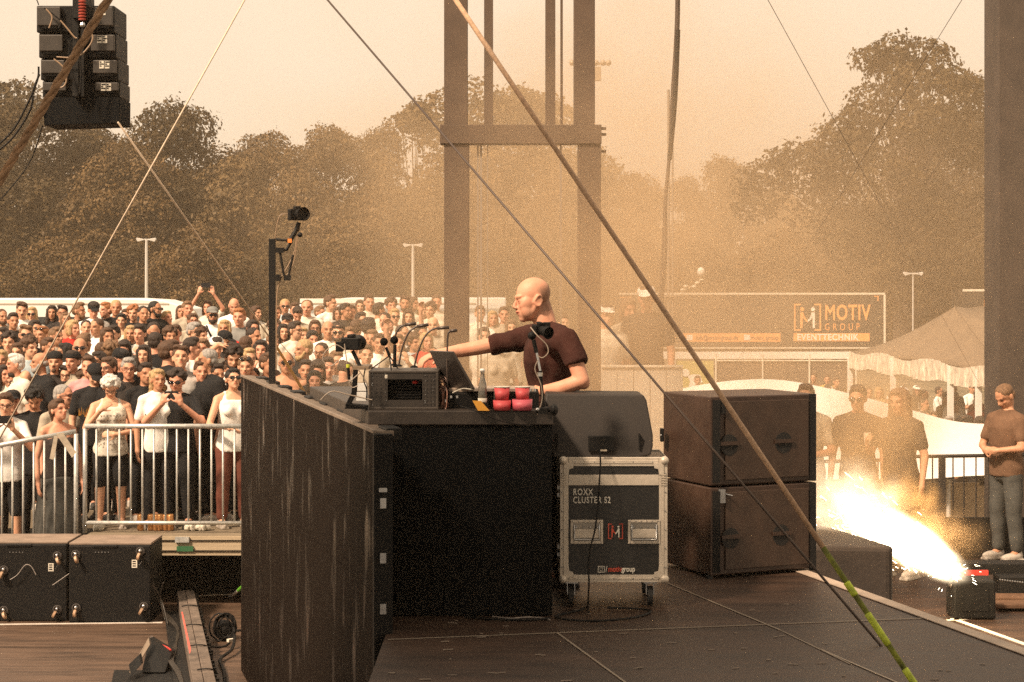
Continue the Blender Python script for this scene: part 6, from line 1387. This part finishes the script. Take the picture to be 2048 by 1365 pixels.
def pill(x0_,x1_,y0_,y1_): 
    a=P(x0_,y0_,s); b=P(x1_,y1_,s); MB().slab((a.x,yy,b.z),(b.x,yy+.01,a.z)).build('orange_strip',orr,t,bevel=.0)
pill(1587,1739,667,683); pill(1366,1561,667,684)
TT('EVENTTECHNIK',1594,675.5,17.5/s,wh,sq=.90,bold=.012,sp=1.10)
pbr=mat('print brown',(.20,.09,.05),.7)
TT('info@motiv-group.de',1392,676,12/s,pbr,sq=.8); TT('motiv_group',1501,676,12/s,pbr,sq=.9)
for cx_ in (1379,1494):
    a=P(cx_-6,670,s); b=P(cx_+6,681,s); MB().slab((a.x,yy-.01,b.z),(b.x,yy-.002,a.z)).build('icon',wh,t)
logo(t,1615,635,54,54,s,yy-.01,orr,wh,3.0)
m=MB()
for (a_,b_,c_) in ((1240,1262,594),(1748,1757,592)): m.slab((P(a_,0,s).x,yy,P(0,c_+2,s).z),(P(b_,0,s).x,yy+.01,P(0,c_,s).z))
m.slab((P(1755,0,s).x,yy,P(0,602,s).z),(P(1757,0,s).x,yy+.01,P(0,594,s).z)); m.build('corner_marks',orr,t)
# second dark trailer behind the tent
s2=41.0; a=P(1925,580,s2); t=thing('semi_trailer',(a.x,a.y,-2.2),'dark trailer with an orange panel behind the brown tent','trailer')
MB().slab((a.x,a.y,-1.2),(a.x+6,a.y+2.5,a.z)).build('box_body',MAT['trailer black'],t); MB().slab((a.x,a.y-.03,a.z-.08),(a.x+6,a.y-.005,a.z+.03)).build('frame',TM['cream'],t)
b=P(1968,600,s2); c=P(1999,655,s2); MB().slab((b.x,a.y-.02,c.z),(c.x+.4,a.y-.004,b.z)).build('orange_panel',orr,t)
for xw in (a.x+1,a.x+4.5): MB().lathe((xw,a.y-.02,-1.72),[(.001,0),(.46,.001),(.48,.03),(.48,.3),(.001,.31)],16,axis=(0,1,0)).build('wheel',rubber,t)
# street lamps
lampm=mat('lamp post grey',(.5,.48,.45),.5)
for (x,yt,w_,s3,lb) in ((293,478,16,40,'double-headed street lamp rising behind the left crowd'),(826,489,15,40,'street lamp rising behind the crowd left of the mast'),(1826,546,11,40,'street lamp almost lost in the haze above the brown tent')):
    p=P(x,yt,s3); t=thing('street_lamp',(p.x,p.y,-2.2),lb,'street lamp','street lamps behind the ground')
    MB().tube([(p.x,p.y,-2.2),(p.x,p.y,p.z)],0,8,rs=([.10,.07] if x<1500 else [.045,.035])).build('pole',lampm,t)
    for sg in (-1,1):
        h=MB(); h.prism([(p.x+sg*.10,p.y-.12,p.z-.02),(p.x+sg*.48,p.y-.12,p.z+.05),(p.x+sg*.50,p.y-.12,p.z-.04),(p.x+sg*.42,p.y-.12,p.z-.16),(p.x+sg*.10,p.y-.12,p.z-.07)],(0,.24,0)); h.build('lamp_head',lampm,t,bevel=.02)
    MB().slab((p.x-.12,p.y-.05,p.z-.08),(p.x+.12,p.y+.05,p.z+.0)).build('arm',lampm,t)
p=P(1180,128,62); t=thing('floodlight_mast',(P(1170,0,62).x,p.y,-2.2),'tall floodlight mast half hidden behind the right mast leg','mast')
x_=P(1170,0,62).x; MB().tube([(x_,p.y,-2.2),(x_,p.y,p.z)],0,8,rs=[.22,.12]).build('pole',lampm,t); m=MB(); m.slab((P(1145,0,62).x,p.y-.05,p.z-.04),(P(1218,0,62).x,p.y+.05,p.z+.04)); m.slab((P(1190,0,62).x,p.y-.1,p.z-.55),(P(1202,0,62).x,p.y+.1,p.z-.1)); m.build('crossbar',lr,t)
for x in (1144,1192,1206,1217): MB().ell(P(x,126,62),(.09,.12,.10)).build('floodlight',lr,t)
# balloon and pennant
o=MB().ell(P(1402,544,70),(.11,.11,.13),None,14,10).build('balloon',white,smooth=True); tag(o,'white balloon floating above the trailer','balloon')
m=MB()
for (x,y,r) in ((1366,580,.05),(1372,573,.05),(1388,574,.05),(1395,566,.05),(1404,560,.035),(1362,588,.04)): m.ell(P(x,y,70),(r*1.5,r,r*.8),None,8,6)
m.tube([P(1402,552,70),P(1398,566,70),P(1366,582,70),P(1355,592,70)],.01,5); o=m.build('streamer',TM['cream']); tag(o,'string of pale ribbons trailing below the balloon','streamer')
# site screens, banner and barrier behind
scr=mat('brown scrim',(.11,.08,.06),.9,var=.15,vs_=3)
t=thing('site_fence',(P(1560,0,64).x,F/64,-2.2),'mesh-covered site fence standing under the long trailer','fence')
a=P(1432,722,64); b=P(1712,722,64); MB().slab((a.x,a.y,-2.2),(b.x,a.y+.03,a.z-.03)).build('scrim',scr,t)
m=MB()
for k in range(4): xx=a.x+(b.x-a.x)*k/3; m.tube([(xx,a.y-.03,-2.2),(xx,a.y-.03,a.z+.2)],.03,6)
m.tube([(a.x,a.y-.03,a.z),(b.x,a.y-.03,a.z)],.025,6); m.build('frame',TM['cream'],t)
t=thing('banner',P(1388,750,66),'yellow-green banner with a white running figure beside the fence','banner')
a=P(1350,725,66); b=P(1427,722,66); MB().slab((a.x,a.y,-2.1),(b.x,a.y+.02,b.z)).build('cloth',mat('dull yellow cloth',(.42,.38,.13),.8,var=.1),t)
yb=a.y-.01; m=MB(); Q=lambda x,y: (P(x,y,66).x,yb-.01,P(x,y,66).z)
m.lathe(Q(1371,746),[(.12,-.005),(.12,.005)],16,axis=(0,1,0)); m.prism([Q(1376,752),Q(1386,749),Q(1400,750),Q(1405,765),Q(1400,766),Q(1394,757),Q(1389,758),Q(1392,768),Q(1388,782),Q(1360,782),Q(1362,776),Q(1377,775),Q(1380,765)],(0,.008,0)); m.build('running_figure',wh,t)
MB().tube([(a.x,yb,-2.2),(a.x,yb,b.z+.05)],.03,6).build('pole',TM['cream'],t)
# pale hoarding and low block with three people in the smoke
o=MB().slab((.72,18.65,-.945),(1.80,19.9,-.05)).build('platform',black,bevel=.01); tag(o,'dark low platform carrying three people in the smoke','platform')
t=thing('hoarding',(1.2,18.5,-.95),'pale panelled hoarding in the smoke in front of three people','hoarding')
hm=mat('pale hoarding',(.50,.46,.40),.6,var=.08)
for k in range(5):
    xa=P(1202+k*33,0,216).x; xb=P(1202+(k+1)*33-1,0,216).x; MB().slab((xa,18.44,-.945),(xb,18.48,P(0,736,216).z)).build('panel',hm,t,bevel=.003)
MB().slab((P(1202,0,216).x,18.42,P(0,735,216).z),(P(1366,0,216).x,18.5,P(0,731,216).z)).build('top_rail',TM['cream'],t)
def at_s(x,s,z): return Vector(((x-1024)/s,F/s,z))
person(at_s(1293,208,-.05),-12,1.78,'man in white cap and dark polo standing high in the smoke','down','short','brown','dark',skin='m',acc='cap:white',hp=8)
person(at_s(1256,206,-.05),25,1.66,'woman with brown hair turned to the man in white cap','down','mid','lbrown','beige',skin='m',fem=True,hp=8)
person(at_s(1212,212,-.05),15,1.60,'person in pale cap at the left of the three in the smoke','down','short','brown','cream',acc='cap:white')
# ------------------------------------------------------------------ white marquee roof right
t=thing('marquee',P(1650,900,140)*1.0,'long low white marquee roof behind the right-hand railing','marquee')
top=[(1340,790),(1365,775),(1450,762),(1530,757),(1600,764),(1690,785),(1770,806),(1850,828),(1905,846),(1985,851),(2100,853)]
bot=[(1340,950),(1365,955),(1450,958),(1530,960),(1600,962),(1690,962),(1770,962),(1850,962),(1905,955),(1985,952),(2100,950)]
m=MB(); n=8; N=len(top)
for j in range(n+1):
    f=j/n
    for (xa,ya),(xb,yb_) in zip(top,bot):
        s4=133+(148-133)*f; v=P(xa+(xb-xa)*f,ya+(yb_-ya)*f,s4); v.y+=.10*math.sin(f*math.pi)+.05*math.sin(v.x*2+f*5); m.v.append(v)
for j in range(n):
    for i in range(N-1): m.f.append((j*N+i,j*N+i+1,(j+1)*N+i+1,(j+1)*N+i)); m.m.append(0)
rf=m.build('roof_sheet',mat('white tarpaulin',(.80,.79,.77),.55,var=.04,vs_=2,bump=.5,bs=1.2),t,smooth=True,fix=False)
sd=rf.modifiers.new('s','SOLIDIFY'); sd.thickness=.02; ss=rf.modifiers.new('ss','SUBSURF'); ss.levels=2; ss.render_levels=2
m=MB()
for x in (1480,1700,1900): p=P(x,960,147); m.tube([(p.x,p.y+.1,-2.2),(p.x,p.y+.1,p.z)],.03,8)
m.build('leg',lampm,t)
a=P(1855,966,140); b=P(1990,1050,140); t=thing('booth_wall',(a.x,a.y,-2.2),'pale low booth wall with a small dark opening seen through the right railing','wall')
MB().slab((a.x,a.y,-2.2),(b.x+1,a.y+.1,a.z)).build('wall',mat('booth beige',(.50,.40,.30),.7,var=.2,vs_=4),t); MB().slab(P(1960,957,141),P(1970,972,141)+Vector((0,.02,0))).build('opening',black,t)
# black railing right
bk=mat('black railing',(.03,.024,.02),.5)
def brail(x0_,x1_,yt,sF,bars,posts,lb):
    d=F/sF; X=lambda x:(x-1024)/sF; zt=EYE-(yt-HY)/sF; t=thing('black_railing',(X(x0_),d,-.95),lb,'railing','black railing sections')
    MB().tube([(X(x0_),d,zt),(X(x1_),d,zt+.02)],.018,8).build('top_rail',bk,t); MB().slab((X(x0_),d-.02,-.948),(X(x1_),d+.02,-.55)).build('kick_board',black,t)
    for x in bars: MB().tube([(X(x),d,-.55),(X(x),d,zt)],.0075,6).build('bar',bk,t)
    for x in posts: MB().slab((X(x)-.03,d-.03,-.548),(X(x)+.03,d+.03,zt-.0)).build('post',bk,t)
brail(1632,1800,924,203,(1660,1684,1708,1732,1756,1780),(),'black railing behind the pair, left section')
brail(1800,2100,914,203,(1818,1841,1865,1906,1928,1952,1977,2000),(1884,),'black railing with a thick post right of the pair')
# pair and right man
person(at_s(1716,216,-.95),-20,1.76,'man in dark short-sleeved shirt standing hazy beside a woman with a cup','down','short','dark','black',skin='m',acc='sunround',hp=8,legc='black')
person(at_s(1800,218,-.95),-40,1.74,'woman in loose black top with crossed arms holding a white cup','cup','long','lbrown','black',skin='m',fem=True,hp=8,wide=1.06,acc='cup')
person(at_s(2012,205,-.95),-60,1.72,'man in brown patterned shirt and jeans bowing his head at the right edge','fold','buzz','lbrown','brown',skin='m',hp=35,hy=0,legc='jeans',shoes_=shoe_m,wide=1.08)
person(at_s(1612,214,-.95),-15,1.76,'person in beige t-shirt mostly hidden behind the stacked bass speakers','fold','short','brown','beige',skin='m')
# crowd behind the marquee
RG=[]
rr_=random.Random(77)
desc=[('short','dark','black','man in black top'),('short','brown','dark','man in dark brown top'),('mid','dark','dark','woman in dark top'),('buzz','brown','beige','man in beige top'),('long','brown','black','long-haired woman in black'),('short','grey','white','grey-haired man in white'),('curly','dark','brown','curly-haired person in brown'),('bob','blond','cream','blonde woman in cream'),('buzz','dark','white','crop-haired man in white'),('ponytail','brown','red','woman with ponytail in red'),('short','black','navy','man in navy top')]
rows=[(1690,775,['left of the pair','just above the pair','between the pair and the tent leg','under the tent fringe','right of the first tent leg','under the middle of the tent fringe','near the second tent leg','beside the right tent legs','against the dark post'])]
k_=0; seen=set()
places=['at the left end of the hazy crowd','left of the bespectacled man','just above the bespectacled man','between the two heads of the pair','just right of the woman with the cup','under the left corner of the fringed tent','under the middle of the fringe','above the dip of the marquee edge','beside the right tent leg','left of the man bowing his head','tight against the dark post']
rowsn=['front row','second row','third row','back row']
for r_,(yt,cnt) in enumerate(((812,9),(797,11),(784,11),(772,10))):
    for j in range(cnt):
        x=1640+ (360/cnt)*(j+.5)+rr_.uniform(-9,9)+(30 if r_==0 else 0)
        if r_==0: x=1790+(j+.5)*23+rr_.uniform(-5,5); yt_=822+(x-1790)*.06
        elif r_==1 and x<1700: continue
        else: yt_=yt
        h=rr_.uniform(1.6,1.84); y0_=yt_+rr_.uniform(-6,6); s5=(y0_-HY)/(EYE+2.2-h); s5=min(s5,124)
        hr,hcx,tp_,nm=desc[k_%11]; k_+=3 if k_%2 else 4
        pl=places[min(10,int((x-1640)/360*11))]; lb=nm+', '+rowsn[r_]+' '+pl
        if lb in seen: lb=lb.replace(nm,'half-hidden '+nm)
        if lb in seen: lb=lb.replace('half-hidden','slightly taller')
        seen.add(lb)
        person(at_s(x,s5,-2.2),rr_.uniform(-60,60),h,lb,rr_.choice(['down','down','cup','fold']),hr,hcx,tp_,skin='m',fem=hr in('mid','long','bob','ponytail'),hp=0,acc=rr_.choice(['','','sun','cap:white','cap:black']))
for (x,y,lb,tp_) in ((1395,752,'small figure in beige by the running-figure banner','beige'),(1628,747,'hazy figure in brown at the left end behind the marquee','brown'),(1655,750,'hazy person in yellow safety vest behind the marquee','mustard'),(1672,755,'hazy figure in dark beside the yellow vest','dark')):
    s5=(y-HY)/(EYE+2.2-1.75); person(at_s(x,s5,-2.2),rr_.uniform(-30,30),1.75,lb,'down','short','brown',tp_,skin='m',hp=0)
# brown fringed tent
t=thing('fringed_tent',(9,39,-2.2),'brown peaked market tent with a pale fringed valance','tent')
cA=(7.47,44.0); cB=(8.35,33.0); cC=(15,34.5); cD=(14.2,45.5); ze=.30; rz=1.34; r1=(8.95,40.2); r2=(10.4,39.6)
tb=mat('brown canvas',(.16,.115,.075),.85,var=.15,vs_=1.5,bump=.4,bs=3)
def sag(a,b,k): return (Vector(a)+Vector(b))/2-Vector((0,0,k))
m=MB(); pts=[(cA[0],cA[1],ze),(cB[0],cB[1],ze),(cC[0],cC[1],ze),(cD[0],cD[1],ze),(r1[0],r1[1],rz),(r2[0],r2[1],rz)]
def patch(a,b,c,d,n=6,k=.16):
    o_=len(m.v)
    for i in range(n+1):
        for j in range(n+1):
            u=i/n; v=j/n; p=(Vector(a)*(1-u)+Vector(b)*u)*(1-v)+(Vector(d)*(1-u)+Vector(c)*u)*v; p.z-=k*math.sin(math.pi*v)*(1-.3*v)+.03*math.sin(u*9); m.v.append(p)
    for i in range(n):
        for j in range(n): q=o_+i*(n+1)+j; m.f.append((q,q+n+1,q+n+2,q+1)); m.m.append(0)
patch(pts[0],pts[1],pts[4],pts[4]); patch(pts[1],pts[2],pts[5],pts[4]); patch(pts[2],pts[3],pts[5],pts[5]); patch(pts[3],pts[0],pts[4],pts[5])
o=m.build('canopy',tb,t,smooth=True,fix=False); sd=o.modifiers.new('s','SOLIDIFY'); sd.thickness=.015
vm=mat('pale fringe',(.55,.48,.40),.85,var=.5,vs_=7,stretch=(3,3,.8),bump=.5,bs=30)
for a_,b_ in ((cA,cB),(cB,cC)):
    m=MB(); n=90; A_=Vector((*a_,ze+.02)); B_=Vector((*b_,ze+.02)); nn=(B_-A_).cross(Vector((0,0,1))).normalized()
    for i in range(n+1):
        p=A_.lerp(B_,i/n)+nn*(.03*math.sin(i*1.7)); dz=.36+.012*math.sin(i*2.3)+.03*math.sin(i*.31); m.v.extend([p-Vector((0,0,.05*math.sin(i*.22))),p-Vector((0,0,dz))+nn*.02*math.sin(i*2.9)])
    for i in range(n): m.f.append((2*i,2*i+2,2*i+3,2*i+1)); m.m.append(0)
    o=m.build('valance',vm,t,fix=False); sd=o.modifiers.new('s','SOLIDIFY'); sd.thickness=.02
for q in (cA,cB,cC,cD,(7.75,40.5),(8.06,36.6),(8.2,35)): MB().slab((q[0]-.05,q[1]-.05,-2.2),(q[0]+.05,q[1]+.05,ze-.02)).build('leg',white,t)
# black-covered block and spark machine on the side stage
t=thing('covered_block',(2.2,14.5,-.95),'low block covered in dark cloth beside the riser edge','block')
q=[P(1628,1098,323),P(1785,1095,323),P(1760,1084,305),P(1632,1050,259)]
X1=q[1].x; m=MB(); m.prism([(1.88,14.1,-.12),(2.66,14.0,-.12),(2.70,14.1,-.12),(2.33,15.7,-.12),(1.50,15.8,-.12)],(0,0,-.828)); m.build('cover',mat('charcoal cloth',(.04,.03,.024),.85,var=.3,vs_=5,bump=.4,bs=25),t,bevel=.03)
t=thing('spark_machine',P(1960,1240,250),'dark box-shaped spark machine spraying white sparks over the side stage','machine')
a=P(1908,1163,250); b=P(1992,1239,250); MB().slab((a.x,a.y,-.945),(b.x,a.y+.30,a.z)).build('housing',black,t,bevel=.015)
MB().lathe((a.x+.04,a.y+.12,a.z-.03),[(.05,-.02),(.055,.04),(.035,.045)],16,axis=(-.9,.1,.45)).build('nozzle',steel,t)
m=MB(); m.slab((a.x+.06,a.y-.004,-.88),(b.x-.06,a.y-.001,a.z-.06)); m.build('grille',black,t)
c=P(1930,1150,245)
CR=('flat dark case lying on the side stage behind the spark machine','dark case with chain at the right edge beside the spark machine','upper brown board lying at the right edge below the dark cases','lower brown board lying at the right edge below the dark cases')
for k,(x0_,x1_,y0_,y1_,mm) in enumerate(((1880,2080,1128,1150,black),(2000,2090,1155,1190,black),(1990,2100,1196,1204,TM['brown']),(1995,2100,1210,1218,TM['brown']))):
    a=P(x0_,y0_,232-k*0+k*4); b=P(x1_,y1_,232+k*4); o=MB().slab((a.x,a.y,b.z),(b.x,a.y+.25,a.z)).build('equipment_case' if k<2 else 'board',mm,bevel=.006); tag(o,CR[k],'case' if k<2 else 'board')
m=MB(); 
for x in range(2000,2048,5): m.ell(P(x,1160+(x-2000)*.12,246),(.008,.008,.008),None,6,4)
o=m.build('chain',steel); tag(o,'fine steel chain lying over the dark case at the right edge','chain'); a=P(1912,1140,236); b=P(1975,1150,236); o=MB().slab((a.x,a.y-.03,b.z),(b.x,a.y-.01,a.z)).build('tape',red); tag(o,'red tape strip on the flat dark case behind the spark machine','tape')
# ------------------------------------------------------------------ sparks, smoke, haze
t=thing('spark_jet',P(1905,1145,250),'white-hot jet of sparks shooting left from the spark machine','sparks')
def emis(name,c,st):
    m=bpy.data.materials.new(name); m.use_nodes=True; n=m.node_tree; n.nodes.clear(); o=n.nodes.new('ShaderNodeOutputMaterial'); e=n.nodes.new('ShaderNodeEmission'); e.inputs[0].default_value=(*c,1); e.inputs[1].default_value=st; n.links.new(e.outputs[0],o.inputs[0]); return m
r_=random.Random(3); JO=P(1903,1140,250); JE=P(1700,1010,262); ax=(JE-JO)
m=MB()
for i in range(600):
    f=r_.random()**.8; sp=.05+.30*f; p=JO+ax*f+Vector((r_.gauss(0,sp*.55),r_.gauss(0,sp*.6),r_.gauss(0,sp*.45)-.16*f*f)); dv=(ax.normalized()+Vector((r_.gauss(0,.25),r_.gauss(0,.3),r_.gauss(0,.25)))).normalized()*r_.uniform(.02,.09); m.tube([p,p+dv],r_.uniform(.0008,.0022),3,cap=False)
for i in range(60):
    a=r_.uniform(0,2*math.pi); l=.04+.30*r_.random()**2; p=JO+Vector((math.cos(a)*l*.7,r_.gauss(0,.12),math.sin(a)*l*.6)); m.tube([p,p+(p-JO).normalized()*r_.uniform(.01,.04)],r_.uniform(.0005,.0012),3,cap=False)
m.build('sparks',emis('hot sparks',(1,.84,.58),14),t,fix=False)
def volmat(name, dens, colr, aniso=0.2, emc=None, ems=0, fall=None, scale=1.0, lo=.45, hi=.75, sx=(1,1,1), soft=1.0):
    """density = noise x smooth falloff towards the edge of the unit box (object coordinates)"""
    m=bpy.data.materials.new(name); m.use_nodes=True; n=m.node_tree; n.nodes.clear(); L=n.links.new
    o=n.nodes.new('ShaderNodeOutputMaterial'); v=n.nodes.new('ShaderNodeVolumePrincipled'); L(v.outputs[0],o.inputs['Volume'])
    v.inputs['Color'].default_value=(*colr,1); v.inputs['Anisotropy'].default_value=aniso
    tc=n.nodes.new('ShaderNodeTexCoord'); ln=n.nodes.new('ShaderNodeVectorMath'); ln.operation='LENGTH'; L(tc.outputs['Object'],ln.inputs[0])
    fr=n.nodes.new('ShaderNodeMapRange'); fr.interpolation_type='SMOOTHSTEP'; fr.inputs['From Min'].default_value=1.0; fr.inputs['From Max'].default_value=1.0-soft; L(ln.outputs['Value'],fr.inputs['Value'])
    mp=n.nodes.new('ShaderNodeMapping'); mp.inputs['Scale'].default_value=sx; L(tc.outputs['Object'],mp.inputs[0])
    no=n.nodes.new('ShaderNodeTexNoise'); no.inputs['Scale'].default_value=scale; no.inputs['Detail'].default_value=4; no.inputs['Roughness'].default_value=.6; L(mp.outputs[0],no.inputs['Vector'])
    nr=n.nodes.new('ShaderNodeMapRange'); nr.inputs['From Min'].default_value=lo; nr.inputs['From Max'].default_value=hi; L(no.outputs['Fac'],nr.inputs['Value'])
    mu=n.nodes.new('ShaderNodeMath'); mu.operation='MULTIPLY'; L(fr.outputs[0],mu.inputs[0]); L(nr.outputs[0],mu.inputs[1])
    md=n.nodes.new('ShaderNodeMath'); md.operation='MULTIPLY'; L(mu.outputs[0],md.inputs[0]); md.inputs[1].default_value=dens; L(md.outputs[0],v.inputs['Density'])
    if emc:
        v.inputs['Emission Color'].default_value=(*emc,1); me_=n.nodes.new('ShaderNodeMath'); me_.operation='MULTIPLY'; L(mu.outputs[0],me_.inputs[0]); me_.inputs[1].default_value=ems; L(me_.outputs[0],v.inputs['Emission Strength'])
    return m
def cloud(name, c, r, vm_, label=None, parent=None, rot=None):
    me=MB().ell((0,0,0),(1,1,1),None,24,16).mesh(name); me.materials.append(vm_); o=bpy.data.objects.new(name,me); col.objects.link(o); o.location=c; o.scale=r
    if rot is not None: o.rotation_euler=rot
    if parent: o.parent=parent; o.location=Vector(c)-parent.location
    else: o['kind']='stuff'
    return o
q=ax.normalized().to_track_quat('X','Z').to_euler()
cloud('flame_core', JO+ax*.50, (ax.length*.70,.26,.20), volmat('flame',5,(1,.9,.75),0,(1,.78,.50),50,scale=3.0,lo=.37,hi=.62,sx=(1,1,1),soft=.8), parent=t, rot=q)
cloud('glow_plume', JO+ax*1.05+Vector((-.05,0,-.02)), (.62,.40,.42), volmat('lit plume',8,(1,.9,.75),.2,(1,.82,.60),3.6,scale=2.4,lo=.40,hi=.66,soft=.8), parent=t)
gl_=bpy.data.lights.new('spark_glow','POINT'); gl_.energy=90; gl_.color=(1,.72,.4); gl_.shadow_soft_size=.25; g_=bpy.data.objects.new('spark_glow',gl_); col.objects.link(g_); g_.parent=t; g_.location=(JO+ax*.35)-t.location
# brown puff curling off the jet
cloud('smoke', P(1790,1010,262), (.42,.3,.36), volmat('brown smoke',7,(.75,.5,.26),.1,scale=2.4,lo=.45,hi=.65,soft=.7))
cloud('smoke', P(1745,870,236), (.75,.6,.85), volmat('smoke before the pair',3.8,(.85,.62,.38),.2,scale=1.8,lo=.3,hi=.7,soft=.9))
cloud('smoke', P(1850,1075,258), (.6,.3,.34), volmat('orange smoke',1.6,(.9,.62,.36),.2,scale=2.2,lo=.35,hi=.7,soft=.9))
# stage smoke drifting from the right
SM=(.93,.70,.46)
cloud('smoke', (3.6,23.5,1.8), (5.8,9.0,4.4), volmat('smoke bank',.055,SM,.35,scale=1.3,lo=.30,hi=.72,soft=.95))
cloud('smoke', (.55,14.7,1.0), (2.7,2.6,3.4), volmat('smoke near mast',1.1,SM,.35,scale=1.5,lo=.42,hi=.66,soft=.95))
cloud('smoke', (.6,30,4.0), (6.5,9,5.4), volmat('smoke above crowd',.17,SM,.35,scale=1.7,lo=.45,hi=.66,soft=.95))
cloud('smoke', (8.0,30,2.5), (8.5,16,6.5), volmat('smoke right',.020,SM,.35,scale=1.2,lo=.2,hi=.8,soft=.9))
cloud('smoke', (15,122,4), (26,12,15), volmat('smoke before the wood',.10,SM,.35,scale=1.6,lo=.25,hi=.75,soft=.95))
# the air of the whole place
hz=bpy.data.materials.new('hazy air'); hz.use_nodes=True; n=hz.node_tree; n.nodes.clear(); o_=n.nodes.new('ShaderNodeOutputMaterial'); v=n.nodes.new('ShaderNodeVolumePrincipled'); n.links.new(v.outputs[0],o_.inputs['Volume']); v.inputs['Color'].default_value=(.95,.78,.58,1); v.inputs['Density'].default_value=HAZE; v.inputs['Anisotropy'].default_value=.3
me=MB().slab((-950,-62,-3.2),(950,1505,24)).mesh('haze'); me.materials.append(hz); o=bpy.data.objects.new('haze',me); col.objects.link(o); o['kind']='stuff'
